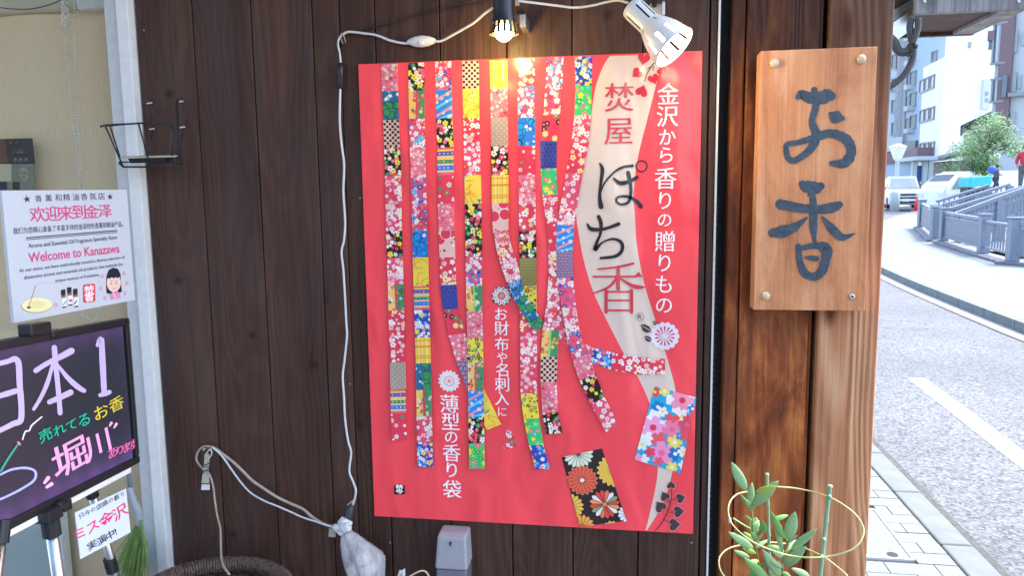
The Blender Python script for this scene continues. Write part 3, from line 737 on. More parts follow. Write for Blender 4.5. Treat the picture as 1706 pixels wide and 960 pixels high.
for k in range(14):
    a = 2*math.pi*k/14+.2
    p.tris([((c[0]+.004*math.cos(a), c[1]+.004*math.sin(a)), (c[0]+.020*math.cos(a-.11), c[1]+.020*math.sin(a-.11)), (c[0]+.022*math.cos(a), c[1]+.022*math.sin(a)), (c[0]+.020*math.cos(a+.11), c[1]+.020*math.sin(a+.11)))], (222, 85, 110))
p.build("printed_flower", M_PRINT, poster)
# heart leaves
def heart(p, x, y, s, rot, col):
    out = []
    for k in range(22):
        t = 2*math.pi*k/22; hx = 16*math.sin(t)**3; hy = -(13*math.cos(t)-5*math.cos(2*t)-2*math.cos(3*t)-math.cos(4*t))
        hx *= s/32; hy *= s/30; out.append((x+hx*math.cos(rot)-hy*math.sin(rot), y+hx*math.sin(rot)+hy*math.cos(rot)))
    p.pxpoly(out, col)
p = Print(SH, .0016)
for X, Y, s, r in [(685, 62, 74, .2), (645, 148, 66, .9), (742, 182, 66, -.4), (673, 255, 74, 3.5), (790, 128, 60, -1.2)]: heart(p, 880+X/3.557, 80+Y/3.557, s/3.557, r, (218, 48, 66))
T4 = lambda x, y: (880+x/3.557, 80+y/3.557); T5 = lambda x, y: (880+x/3.557, 340+y/3.557); T6 = lambda x, y: (860+x/3.2, 600+y/3.2)
def st(p, pts, col, T, ws=1.0, sub=6, rough=0):
    p.stroke([(x, y, w*ws) for x, y, w in pts], col, sub, T, 1, rough)
st(p, [(690, 195, 4), (705, 150, 5), (735, 100, 6), (765, 65, 6)], (80, 78, 72), T4); st(p, [(705, 122, 4), (728, 110, 5), (735, 100, 5)], (80, 78, 72), T4); st(p, [(742, 130, 4), (740, 105, 5)], (80, 78, 72), T4)
p.build("printed_branch", M_PRINT, poster)
p = Print(SH, .0016)
st(p, [(742, 910, 4), (775, 870, 5), (815, 790, 5), (828, 720, 4), (826, 690, 3)], (95, 60, 62), T6)
for X, Y, s, r in [(825, 668, 44, 3.1), (792, 727, 52, 2.6), (875, 737, 52, -1.9), (768, 782, 62, 2.5), (865, 808, 60, -1.7), (842, 878, 64, -1.6)]:
    heart(p, 860+X/3.2, 600+Y/3.2, (s+7)/3.2, r, (215, 170, 165)); heart(p, 860+X/3.2, 600+Y/3.2, s/3.2, r, (72, 58, 60))
for a, b_ in [((826, 770), (795, 735)), ((828, 745), (860, 742)), ((812, 800), (785, 790)), ((815, 812), (845, 812)), ((790, 850), (820, 870))]: st(p, [(*a, 3), (*b_, 3)], (95, 60, 62), T6, 1, 1)
p.build("printed_branch", M_PRINT, poster)
# lettering
LW = (252, 248, 248)
def column(items, col, weight, mincho, name="lettering"):
    p = Print(SH, .0022)
    for ch_, x, y, s in items: p.char(ch_, x, y, s, col, weight, mincho=mincho)
    return p.build(name, M_PRINT, poster)
column([("金", 1113.5, 156, 36), ("沢", 1112, 193.5, 35), ("か", 1112, 228, 27), ("ら", 1110, 258, 25), ("香", 1109, 297, 36), ("り", 1108, 334, 28), ("の", 1107, 367, 22), ("贈", 1107.5, 402, 34), ("り", 1107, 438, 28), ("も", 1105.5, 473.5, 28), ("の", 1106, 509, 26)], LW, -0.004, .011)
column([("薄", 749, 672.6, 30), ("型", 751, 702, 29), ("の", 752, 728.6, 20), ("香", 752.7, 754.6, 29), ("り", 753, 783, 24), ("袋", 753.5, 815, 30)], LW, -0.002, .013)
column([("お", 835, 523, 20), ("財", 836, 547, 24), ("布", 836, 573, 23), ("や", 836.6, 595, 17), ("名", 836.6, 616, 23), ("刺", 836.6, 640, 24), ("入", 836.6, 664, 23), ("に", 837, 686, 14)], LW, -0.002, .012)
column([("焚", 1031.5, 161.5, 47), ("屋", 1030.5, 218.5, 45)], (214, 58, 76), -0.006, .014)
p = Print(SH, .0022); K = (46, 40, 46)
st(p, [(425, 684, 10), (440, 720, 22), (431, 800, 18), (424, 880, 20), (432, 940, 30)], K, T4)
st(p, [(428, 870, 5), (450, 805, 10), (500, 745, 12), (555, 708, 14), (618, 697, 16)], K, T4)
st(p, [(508, 772, 12), (545, 800, 24), (600, 790, 22), (645, 765, 20)], K, T4)
st(p, [(592, 738, 24), (606, 800, 20), (608, 870, 18), (592, 915, 16), (550, 926, 14), (522, 905, 13), (536, 882, 13), (590, 880, 16), (640, 905, 20), (667, 938, 26)], K, T4)
c = SH.px(*T4(672, 700)); r_ = .0125; p.ring(c, r_*.80, r_*1.0, K, n=28); 
st(p, [(350, 116, 8), (375, 148, 24), (450, 147, 18), (536, 118, 22)], K, T5)
st(p, [(418, 74, 22), (432, 115, 22), (428, 175, 16), (405, 232, 18), (398, 268, 26), (440, 228, 10), (500, 207, 14), (550, 225, 20), (557, 270, 20), (520, 308, 20), (430, 320, 15)], K, T5)
o = p.build("lettering", M_PRINT, poster)
p = Print(SH, .0022); RR = (214, 62, 78)
st(p, [(413, 386, 10), (520, 374, 12), (590, 360, 14), (622, 352, 14)], RR, T5)
st(p, [(386, 430, 11), (640, 430, 11)], RR, T5, 1, 1); p.pxpoly([T5(628, 428), T5(656, 402), T5(678, 434)], RR)
st(p, [(534, 372, 20), (534, 502, 22)], RR, T5, 1, 1)
st(p, [(527, 436, 16), (480, 490, 14), (386, 530, 8)], RR, T5); st(p, [(541, 436, 10), (600, 475, 16), (648, 492, 26), (692, 492, 6)], RR, T5)
st(p, [(462, 512, 19), (462, 641, 19)], RR, T5, 1, 1); st(p, [(613, 512, 19), (613, 641, 19)], RR, T5, 1, 1)
for y in (520, 571, 630): st(p, [(462, y, 11), (613, y, 11)], RR, T5, 1, 1)
p.build("lettering", M_PRINT, poster)
p = Print(SH, .0022); c = SH.px(1066, 528); p.ring(c, .0083, .009, (90, 80, 78), n=24); p.char("R", 1066, 528, 8, (90, 80, 78)); p.build("lettering", M_PRINT, poster)
p = Print(SH, .0022); q4 = [(659, 808), (673, 808), (675, 810), (675, 822), (673, 824), (659, 824), (657, 822), (657, 810)]; p.pxpoly(q4, (45, 35, 38)); p.char("焚", 666, 813.5, 13, LW, .02); p.char("今", 666, 820, 7, LW, .02, stretch=1.4); p.build("printed_stamp", M_PRINT, poster)

# ================================================================== carved name board on the post
tl, tr_, br_, bl_ = (on_y(*q_, -.06) for q_ in ((1268, 84), (1460, 77), (1443, 518), (1255, 515)))
sx0, sx1, sz0, sz1 = .833, 1.0455, 1.3285, 1.8355
SG = Sheet((sx0, -.06, sz1), (1, 0, 0), (0, 0, -1), sx1-sx0, sz1-sz0)
sign = empty("name_board", (.94, -.06, sz0), "carved wooden name board reading お香 in slate paint, pegged on the corner post", "sign")
G().box(sx0, sx1, -.06, -.0125, sz0, sz1).build("board", M_SIGN, sign, origin=(.94, -.04, 1.58), bevel=.0015)
M_SLATE = simple("slate_paint", (.035, .058, .085), .38, 0, .2, 60, .25)
TS = lambda x, y: (1240+x/2, 60+y/2)
def sign_char(strokes):
    p = Print(SG, .0006)
    for s_ in strokes: st(p, s_, (60, 75, 92), TS, 1.13, 8, .10)
    o = p.build("painted_character", M_SLATE, sign); 
    md = o.modifiers.new("solid", 'SOLIDIFY'); md.thickness = .0012; md.offset = 0
sign_char([[(178, 204, 14), (190, 194, 26), (215, 204, 34), (250, 208, 34), (275, 198, 40), (290, 200, 26)], [(233, 178, 18), (238, 230, 20), (226, 285, 20), (240, 330, 28), (222, 374, 24), (190, 402, 20), (165, 416, 18)], [(168, 416, 18), (152, 412, 18), (142, 395, 16), (142, 362, 16), (180, 354, 16), (240, 336, 22), (290, 324, 26), (340, 345, 30), (356, 385, 30), (335, 422, 30), (292, 424, 16)],
           [(286, 257, 10), (303, 268, 40), (327, 274, 14)]])
sign_char([[(192, 492, 20), (205, 500, 36), (235, 506, 38), (254, 500, 24)], [(226, 516, 14), (212, 532, 4)], [(120, 560, 30), (180, 572, 28), (240, 578, 26), (290, 572, 30), (316, 562, 22)], [(228, 535, 18), (230, 590, 24), (230, 640, 22), (235, 690, 8)],
           [(207, 606, 8), (165, 638, 26), (125, 652, 36), (94, 656, 26)], [(260, 604, 8), (290, 640, 26), (325, 670, 22), (368, 658, 3)],
           [(180, 700, 16), (185, 750, 20), (200, 788, 24), (230, 802, 24), (258, 785, 26), (272, 740, 28), (272, 708, 34), (238, 698, 20), (195, 706, 16)], [(204, 737, 6), (225, 740, 16), (242, 742, 14)]])
M_PEG = simple("pale_peg", (.62, .50, .33), .35, 0, .1, 60)
for (x, y) in ((1290.5, 104.5), (1435.5, 98), (1276, 493.5)):
    p = on_y(x, y, -.064); G().lathe([(.0085, 0), (.0085, .003), (.0075, .006), (.004, .0078), (0, .0082)], (p.x, -.0602, p.z), (0, -1, 0), 20).build("peg", M_PEG, sign, smooth=True)
p = on_y(1420, 495, -.064); o = G().lathe([(.006, 0), (.006, .002), (.005, .0032), (.0025, .0026), (0, .002)], (p.x, -.0602, p.z), (0, -1, 0), 18).build("screw_cap", M_STEEL, sign, smooth=True); tag(o, "small metal screw cap at the lower right corner")
G().lathe([(.002, 0), (0, .0003)], (p.x, -.0634, p.z), (0, -1, 0), 10).build("screw_hole", M_BLACK, sign)

# ================================================================== lamps and cords over the poster
def add_light(name, loc, energy, col, kind='POINT', size=.02, direction=None, spot=100):
    l = bpy.data.lights.new(name, kind); l.energy = energy; l.color = col; l.shadow_soft_size = size
    if kind == 'SPOT': l.spot_size = math.radians(spot); l.spot_blend = .6
    o = bpy.data.objects.new(name, l); COL.objects.link(o); o.location = loc
    if direction is not None: o.rotation_euler = Vector(direction).to_track_quat('-Z', 'Y').to_euler()
    return o
M_BULBW = simple("warm_bulb_glow", (.9, .8, .6), .4, emit=(1, .72, .26), estr=14)
M_BULBC = simple("soft_bulb_glow", (.9, .85, .75), .4, emit=(1, .80, .45), estr=6)
M_LAMPW = simple("white_enamel", (.74, .74, .73), .3, 0, .03, 60)
M_LAMPB = simple("black_enamel", (.02, .021, .024), .35, 0, .15, 60)
# black lamp
YB = -.115
lt, lb = on_y(839, -14, YB), on_y(839.5, 57, YB); ax = (lb-lt).normalized(); L_ = (lb-lt).length
bl_lamp = empty("clip_lamp", (lt.x, YB, lt.z), "black clip lamp pointing straight down with a glowing yellow bulb above the poster", "lamp", "clip lamps over the poster")
g = G(); H_ = L_
g.lathe([(.0195, 0), (.0205, H_*.45), (.0225, H_*.62), (.0245, H_*.72), (.0285, H_*.97), (.0295, H_)], lt, ax, 28, lambda i, k: i == 3 and k % 2 == 0, cap=False)
g.lathe([(.0285, H_), (.0272, H_*.97), (.0232, H_*.72), (.02, H_*.5), (.0, H_*.45)], lt, ax, 28, lambda i, k: i == 1 and k % 2 == 0, cap=False)
g.build("lamp_shade", M_LAMPB, bl_lamp, smooth=True)
G().lathe([(0, -.004), (.0195, -.004), (.0195, .004)], lt, ax, 20).build("shade_cap", M_LAMPB, bl_lamp)
G().ball(lb-ax*.004, .0175, 16, 10).build("bulb", M_BULBW, bl_lamp, smooth=True)
g = G(); g.bar(on_y(862, -20, -.09), on_y(862, 8, -.06), .008, .004); g.box(.363, .375, -.06, -.001, 1.90, 1.925); g.build("clamp", M_STEEL, bl_lamp)
q1_, q2_ = on_y(857, 22, -.02), on_y(869, 38, -.02); G().box(q1_.x, q2_.x, -.02, -.001, q2_.z, q1_.z).build("wall_bracket", M_EAVE, bl_lamp, bevel=.002)
add_light("warm_lamp_light", lb+ax*.022, .24, (1, .66, .2), 'POINT', .012)
# white lamp
YW = -.14
a_, b_ = on_y(1053, 12, -.125), on_y(1123, 79, -.16)
axw = (b_-a_).normalized(); LW_ = (b_-a_).length
wl = empty("clip_lamp", (a_.x, a_.y, a_.z), "white slotted clip lamp tilted over the top right corner of the poster", "lamp", "clip lamps over the poster")
g = G()
prof = [(.008, -.004), (.0215, 0), (.0225, LW_*.10), (.0222, LW_*.42), (.0245, LW_*.47), (.0300, LW_*.56), (.0345, LW_*.66), (.0375, LW_*.74), (.0425, LW_*.955), (.0430, LW_*1.0)]
NS = 40
def sk(i, k): return (i == 7 and k % 4 == 0) or (i == 4 and k % 8 == 0) or (i == 2 and k % 4 == 1 and (k//4) % 5 < 4)
g.lathe(prof, a_, axw, NS, sk, cap=False); 
ip = [(.0422, LW_), (.0415, LW_*.955), (.0365, LW_*.74), (.0335, LW_*.66), (.029, LW_*.56), (.0232, LW_*.47), (.0, LW_*.42)]
g.lathe(ip, a_, axw, NS, lambda i, k: (i == 1 and k % 4 == 0) or (i == 3 and k % 8 == 0), cap=False)
g.build("lamp_shade", M_LAMPW, wl, smooth=True)
G().lathe([(.0425, LW_*.985), (.0445, LW_), (.0425, LW_*1.012), (.041, LW_)], a_, axw, NS, cap=False).build("rim", M_LAMPW, wl, smooth=True)
G().lathe([(0, LW_*.12), (.0205, LW_*.12), (.0205, LW_*.41), (0, LW_*.41)], a_, axw, 20).build("socket", M_BLACK, wl)
G().ball(a_+axw*LW_*.66, .021, 18, 12).build("bulb", M_BULBC, wl, smooth=True)
g = G(); g.tube([on_y(1064, -20, -.11), on_y(1074, 3, -.115)], .007, 10); g.box(.618, .652, -.10, -.075, 1.93, 2.0); g.build("swivel_joint", M_BLACK, wl)
c0, c1_ = on_y(1083, -25, -.07), on_y(1107, 26, -.07)
g = G(); g.box(c0.x, c1_.x-.006, -.075, -.070, c1_.z, c0.z+.05); g.box(c1_.x-.0055, c1_.x, -.090, -.060, c1_.z-.002, c0.z+.05); g.box(c0.x, c1_.x, -.0695, -.001, c0.z+.0, c0.z+.02); g.build("clamp", M_LAMPW, wl, bevel=.001)
p = on_y(1090, 8, -.078); G().tube([p, p+Vector((0, -.012, 0))], .005, 12).build("clamp_bolt", M_EAVE, wl)
add_light("soft_lamp_light", a_+axw*LW_*.97, .30, (1, .80, .5), 'POINT', .02)

def cord(name, pts, r, mat, label, parent=None, n=8, yy=-.012):
    P = [on_y(x, y, (d[0] if d else yy)) for x, y, *d in [tuple(p) for p in pts]]
    P = [Vector(p) for p in catmull([tuple(v) for v in P], 6)]
    o = G().tube(P, r, n).build(name, mat, parent, smooth=True)
    if parent is None: tag(o, label, "cord")
    return o
lead = empty("lamp_cord", (.1, -.01, 1.3), "white lamp cord with an inline switch running down the left of the poster", "cord")
cord("cord", [(822, 12, -.09), (806, 23, -.07), (790, 37, -.05), (768, 50, -.03), (747, 62, -.02), (734, 68, -.016), (722, 68.5, -.016)], .0026, M_CORD, "", lead)
cord("cord", [(684, 72), (668, 71), (650, 67), (635, 61), (622, 57), (605, 55), (590, 53), (578, 53), (570, 58)], .0026, M_CORD, "", lead)
cord("cord", [(571, 56), (565, 64), (563, 74), (566, 88), (568, 108)], .0022, M_CORD, "", lead)
cord("cord", [(567, 143), (566, 200), (569, 240), (573, 270), (573, 290), (572, 320), (575, 370), (573, 400), (569, 420), (572, 450), (575, 500), (577, 540), (578, 560), (574, 600), (571, 627), (573, 660), (575, 700), (580, 735), (585, 755), (582, 785), (589, 805), (593, 820), (588, 842)], .0026, M_CORD, "", lead)
a, b2 = on_y(679, 69.5, -.014), on_y(726, 67.5, -.014)
g = G(); d = (b2-a)
rows = [(0, .0035), (.06, .006), (.25, .0105), (.5, .0125), (.75, .0105), (.94, .006), (1, .0035)]
vs = []; n_ = 12
for t_, r in rows:
    c = a+d*t_
    for k in range(n_): th = 2*math.pi*k/n_; vs.append(c+Vector((0, math.cos(th)*r*.75, math.sin(th)*r)))
fs = [(i*n_+k, i*n_+(k+1) % n_, (i+1)*n_+(k+1) % n_, (i+1)*n_+k) for i in range(len(rows)-1) for k in range(n_)]
fs += [tuple(range(n_)), tuple(range((len(rows)-1)*n_, len(rows)*n_))]
sw = g.add(vs, fs).build("inline_switch", M_WHITEP, lead, smooth=True)
c = on_y(702, 71, -.0235); G().box(c.x-.005, c.x+.005, -.0260, -.0215, c.z-.004, c.z+.004).build("rocker", M_LAMPW, sw, bevel=.0015)
a, b2 = on_y(567.5, 104, -.012), on_y(567.5, 148, -.012)
G().tube([a, a+(b2-a)*.08, a+(b2-a)*.1, a+(b2-a)*.45, a+(b2-a)*.5, a+(b2-a)*.92, b2], [.003, .0055, .0068, .0068, .0058, .0062, .003], 12).build("plug_connector", M_BLACK, lead, smooth=True)
cord("lamp_cord", [(862, 1, -.10), (890, 4, -.06), (930, 9, -.03), (958, 12, -.02), (985, 9, -.02), (1010, 3, -.03), (1030, 0, -.06), (1045, 4, -.11)], .0024, M_CORD, "short white lamp cord strung between the black lamp and the white lamp")
cord("thin_wire", [(575, 55, -.006), (620, 45, -.006), (660, 35, -.006), (700, 22, -.006), (740, 14, -.006), (800, 2, -.01), (830, -12, -.01)], .0013, M_BLACK, "thin black wire strung along the wall above the white inline switch")
tie = G(); tie.tube([on_y(x, y, -.02) for x, y in ((568, 54), (573, 60), (576, 70), (571, 72), (568, 64))], .001, 6)
tag(tie.build("cord_nail", M_BEIGE), "small bent nail holding the white cord at its upper left corner", "nail")

# extension lead on the lower wall
ex = empty("extension_cord", on_y(350, 745, -.02), "beige extension cord hooked over a nail and swagged to the plastic bag", "cord")
cord("cord", [(352, 745, -.02), (343, 744, -.022), (334, 748, -.024), (328, 758, -.024), (328, 768, -.024), (336, 780, -.024), (348, 790, -.026), (355, 810, -.026), (358, 835, -.03), (362, 860, -.05), (367, 880, -.08), (368, 905, -.12), (369, 930, -.17), (373, 945, -.2), (382, 958, -.22)], .0024, M_BEIGE, "", ex)
cord("cord", [(352, 745, -.02), (362, 750, -.02), (372, 758, -.02), (388, 770, -.018), (402, 783, -.018), (420, 801, -.018), (440, 815, -.018), (462, 829, -.018), (485, 840, -.018), (505, 849, -.02), (520, 862, -.025), (540, 874, -.035), (560, 879, -.05)], .0034, M_BEIGE, "", ex)
cord("cord", [(354, 746, -.024), (366, 756, -.024), (377, 770, -.02), (388, 786, -.018), (402, 805, -.016), (418, 822, -.016), (440, 835, -.018), (462, 844, -.02), (485, 854, -.022), (505, 863, -.028), (530, 871, -.04), (556, 880, -.055)], .0022, M_CORD, "", ex)
G().lathe([(.001, 0), (.001, .03), (.0032, .031), (.0032, .033), (0, .033)], on_y(352, 744, 0), (0, -1, .1), 8).build("nail", M_BEIGE, ex)
cord("tag_loop", [(349, 749, -.028), (343, 758, -.028), (342, 765, -.028), (349, 763, -.028), (353, 755, -.028), (350, 748, -.028)], .0013, M_CORD, "", ex)
g = G(); M_TAG = simple("faded_label", (.42, .38, .30), .6, 0, .3, 40)
for (x0, y0, x1, y1, w0, w1) in [(345, 757, 344, 778, 8, 9), (343, 779, 342, 806, 8, 13)]:
    pl = [on_y(x0-w0/2, y0, -.03), on_y(x0+w0/2, y0, -.027), on_y(x1+w1/2, y1, -.031), on_y(x1-w1/2, y1, -.034)]
    g.add(pl+[p+Vector((0, .0012, 0)) for p in pl], [(0, 1, 2, 3), (4, 7, 6, 5), (0, 4, 5, 1), (1, 5, 6, 2), (2, 6, 7, 3), (3, 7, 4, 0)])
g.build("hanging_label", M_TAG, ex)
g = G(); pl = [on_y(336, 808, -.034), on_y(349, 808, -.031), on_y(349, 817, -.032), on_y(335, 817, -.035)]
g.add(pl+[p+Vector((0, .0012, 0)) for p in pl], [(0, 1, 2, 3), (4, 7, 6, 5), (0, 4, 5, 1), (1, 5, 6, 2), (2, 6, 7, 3), (3, 7, 4, 0)]); g.build("label_foot", M_WHITEP, ex)
cord("green_tie", [(337, 776, -.036), (343, 775, -.038), (349, 773, -.034), (350, 782, -.03), (340, 786, -.034), (338, 790, -.036)], .0012, M_BLACK, "", ex)
# junction wrapped in a plastic bag
bag = empty("plastic_bag", on_y(600, 920, -.05), "milky plastic bag tied round the cord joint, holding a pale plug", "bag")
m, t, b = nodes_of("bag_film")
tr = t.nodes.new("ShaderNodeBsdfTransparent"); ms = t.nodes.new("ShaderNodeMixShader"); tr.inputs[0].default_value = (.93, .94, .97, 1)
b.inputs["Base Color"].default_value = (.74, .73, .74, 1); b.inputs["Roughness"].default_value = .25
n = t.nodes.new("ShaderNodeTexNoise"); n.inputs["Scale"].default_value = 60; n.inputs["Detail"].default_value = 4; n.inputs["Distortion"].default_value = .5
g_ = t.nodes.new("ShaderNodeNewGeometry"); mp = t.nodes.new("ShaderNodeMapping"); mp.inputs["Scale"].default_value = (1.5, 1.0, .22); mp.inputs["Rotation"].default_value = (0, -.42, 0)
t.links.new(g_.outputs["Position"], mp.inputs[0]); t.links.new(mp.outputs[0], n.inputs["Vector"])
t.links.new(maprange(t, n.outputs[0], .3, .7, .28, .52), ms.inputs[0]); t.links.new(tr.outputs[0], ms.inputs[1]); t.links.new(b.outputs[0], ms.inputs[2])
t.links.new(ms.outputs[0], t.nodes["Material Output"].inputs[0])
bp = t.nodes.new("ShaderNodeBump"); bp.inputs["Strength"].default_value = .7; bp.inputs["Distance"].default_value = .006; t.links.new(n.outputs[0], bp.inputs["Height"]); t.links.new(bp.outputs[0], b.inputs["Normal"])
M_BAG = m
# sections of the bag: left and right outline in the picture, top to bottom
sec = [((570, 889), (585, 886), .012), ((568, 899), (596, 892), .018), ((569, 910), (609, 902), .024), ((572, 925), (627, 915), .030), ((577, 943), (640, 926), .034), ((584, 962), (641, 945), .036), ((592, 985), (640, 970), .036), ((605, 1003), (632, 997), .02)]
g = G(); vs = []; n_ = 28; rb = random.Random(3); ph = [rb.uniform(0, 6) for _ in range(4)]
for i, (l, r, dep) in enumerate(sec):
    A, B = on_y(*l, -.05), on_y(*r, -.05); c = (A+B)/2; hw = (B-A)/2
    for k in range(n_):
        th = 2*math.pi*k/n_; w_ = 1+.10*math.sin(th*5+ph[0]+i*.25)+.07*math.sin(th*9+ph[1]-i*.3)
        vs.append(c+hw*math.cos(th)*min(w_, 1.06)+Vector((0, math.sin(th)*dep*w_, 0)))
fs = [(i*n_+k, i*n_+(k+1) % n_, (i+1)*n_+(k+1) % n_, (i+1)*n_+k) for i in range(len(sec)-1) for k in range(n_)]
g.add(vs, fs).build("bag_film", M_BAG, bag, smooth=True)
M_KNOT = simple("bunched_film", (.66, .66, .67), .35, 0, .12, 70, .5)
g = G()
for (x, y, r, yy) in [(573, 870, .013, -.05), (563, 880, .012, -.055), (575, 880, .014, -.06), (568, 886, .011, -.052), (580, 873, .010, -.048)]:
    p = on_y(x, y, yy); kk = len(g.v); g.ball(p, r, 12, 8, (1.05, .9, .85))
    for j in range(kk, len(g.v)):
        v = Vector(g.v[j]); q_ = v-p; g.v[j] = tuple(p+q_*(1+.13*math.sin(q_.x*420+q_.z*260+x)))
g.build("knot", M_KNOT, bag, smooth=True)
cord("green_tie", [(568, 872, -.068), (575, 879, -.076), (581, 888, -.072), (575, 893, -.066)], .0011, M_ALU2, "", bag)
g = G()
for c, e in (((605, 932), (13, 9)), ((588, 950), (9, 10)), ((613, 948), (16, 8))):
    p = on_y(*c, -.05); g.obox(p, (e[0]*.0011, 0, .006), (0, .012, 0), (-.004, 0, e[1]*.0011))
g.build("plug", simple("plug_cream", (.78, .72, .62), .5, 0, .05), bag, bevel=.002)
G().tube([on_y(x, y, -.045) for x, y in ((586, 843), (584, 852), (581, 862), (577, 870))], [.004, .008, .0085, .007], 10).build("taped_joint", simple("grey_tape", (.05, .055, .065), .4, 0, .4, 90, .3), bag, smooth=True)
g = G(); g.tube([on_y(579, 842, -.05), on_y(587, 837, -.055), on_y(593, 833, -.05)], .0014, 6); g.tube([on_y(593, 833, -.05), on_y(586, 836, -.056), on_y(580, 841, -.05)], .0012, 6)
g.build("twist_tie", M_BEIGE, bag)
g = G(); pl = [on_y(548, 881, -.05), on_y(559, 882, -.05), on_y(559, 896, -.05), on_y(547, 895, -.05)]; g.add(pl+[p+Vector((0, .001, 0)) for p in pl], [(0, 1, 2, 3), (4, 7, 6, 5), (0, 4, 5, 1), (1, 5, 6, 2), (2, 6, 7, 3), (3, 7, 4, 0)])
g.build("small_tab", M_TAG, bag)
g = G(); g.tube([on_y(x, y, -.06) for x, y in ((663, 962), (668, 953), (672, 950), (672, 958), (668, 966))], [.002, .005, .005, .005, .003], 8)
tag(g.build("plastic_end", M_KNOT), "pale plastic cable end poking up beside the milky bag", "cable end")
tag(cord("cream_cable", [(676, 966, -.06), (690, 957, -.06), (702, 952, -.06), (710, 954, -.06), (716, 964, -.06)], .002, simple("cream_cord", (.62, .56, .38), .5), "cream cable arching up at the foot of the wall left of the grey dispenser"), cat="cord")

# grey box on the wall
a, b2 = on_y(723, 893, -.062), on_y(778, 948, -.062); xa, xb = .1575, .2325; zt = a.z; zm = on_y(750, 951, -.062).z
ds = empty("wall_dispenser", ((xa+xb)/2, -.03, zm-.08), "grey plastic dispenser box with a keyhole fixed low on the timber wall", "dispenser")
M_GREYP = simple("grey_plastic", (.33, .33, .36), .4, 0, .04, 60)
g = G(); tp = .012
pr_ = [(-.002, zt), (-.04, zt), (-.056, zt-.006), (-.063, zm), (-.002, zm)]
g.add([(xa+(.006 if i in (0, 1, 2) else 0), y, z) for i, (y, z) in enumerate(pr_)]+[(xb-(.003 if i in (0, 1, 2) else 0), y, z) for i, (y, z) in enumerate(pr_)], [(4, 3, 2, 1, 0), (5, 6, 7, 8, 9)]+[(i, (i+1) % 5, (i+1) % 5+5, i+5) for i in range(5)])
g.build("cover", M_GREYP, ds, bevel=.006, seg=4)
G().box(xa+.002, xb-.002, -.060, -.003, zm-.10, zm-.0008).build("tank", simple("smoky_plastic", (.16, .16, .19), .2, 0, .1), ds, bevel=.005)
p = on_y(750, 906, -.06); g = G(); g.lathe([(.0028, 0), (.0028, .003)], (p.x, -.056, p.z), (0, -1, -.08), 14); g.box(p.x-.0013, p.x+.0013, -.0596, -.056, p.z-.007, p.z); g.build("keyhole", M_BLACK, ds)

# ================================================================== wire pocket with a tray on the window side
wb = empty("wire_basket", on_y(245, 265, -.05), "black wire flower pocket with a shallow tray hung beside the window frame", "basket")
g = G(); Y0, Y1 = -.16, -.035
def wire(pts, r=.0018, sub=False): 
    P = [on_y(x, y, Y) for x, y, Y in pts]
    if sub: P = [Vector(p) for p in catmull([tuple(v) for v in P], 5)]
    g.tube(P, r, 6)
wire([(167, 210, -.15), (182, 209, -.15), (232, 205, -.13), (286, 206, -.12), (287, 212, -.12)], .002)
wire([(168, 211, -.152), (174, 208, -.13), (190, 207, -.05), (235, 205, -.035), (288, 204, -.035)], .0018)
for a, b2 in [((176, 211, -.15), (205, 277, -.12)), ((183, 209, -.12), (200, 262, -.06)), ((231, 206, -.13), (250, 277, -.11)), ((285, 206, -.12), (287, 275, -.10)), ((295, 180, -.02), (301, 272, -.03))]: wire([a, b2], .0017)
wire([(198, 271, -.12), (205, 278, -.12), (250, 278, -.11), (290, 275, -.10), (303, 271, -.03)], .0022)
wire([(198, 270, -.06), (250, 270, -.035), (304, 270, -.03)], .0018)
g.build("wire_frame", M_WIRE, wb, smooth=True)
g = G(); wire([(240, 166, -.02), (248, 168, -.025), (253, 178, -.03), (256, 195, -.03), (255, 212, -.025), (251, 230, -.015)], .0016, True)
wire([(293, 165, -.02), (300, 162, -.025), (307, 168, -.03), (311, 185, -.03), (309, 208, -.025), (301, 232, -.015)], .0016, True); wire([(295, 163, -.02), (295, 272, -.03)], .0012)
g.build("hook", M_WIRE, wb, smooth=True)
g = G()
for x, y in ((249, 172), (253, 215), (303, 169), (304, 212)):
    p = on_y(x, y, -.028); g.tube([p+Vector((-.006, 0, 0)), p+Vector((.006, 0, .001))], .0016, 6)
g.build("cable_tie", M_WHITEP, wb)
A, B, C_, D_ = on_y(197, 262, -.115), on_y(293, 259, -.105), on_y(296, 258, -.035), on_y(206, 260, -.045)
g = G(); g.add([A, B, C_, D_]+[p-Vector((0, 0, .003)) for p in (A, B, C_, D_)], [(0, 1, 2, 3), (7, 6, 5, 4), (0, 4, 5, 1), (1, 5, 6, 2), (2, 6, 7, 3), (3, 7, 4, 0)])
g.build("tray_rim", simple("pale_wood_rim", (.55, .48, .35), .6), wb)
ins = [(A*.85+C_*.15), (B*.85+D_*.15), (C_*.9+A*.1), (D_*.9+B*.1)]
g = G(); g.add([p-Vector((0, 0, .0035)) for p in ins]+[p*.0+(p*.88+(A+B+C_+D_)/4*.12)-Vector((0, 0, .014)) for p in ins], [(7, 6, 5, 4), (0, 4, 5, 1), (1, 5, 6, 2), (2, 6, 7, 3), (3, 7, 4, 0)])
g.build("tray", M_BLACK, wb, bevel=.002)

# ================================================================== boards on the easel at the left
def board_from_px(tl, tr, bl, dl, dr):
    TL = at_d(*tl, dl); TR = at_d(*tr, dr); U = TR-TL; U.z *= 1; 
    Vv = Vector((0, 0, -1)); BL = None
    sh = Sheet(TL, U, Vv, U.length, .1)
    return sh
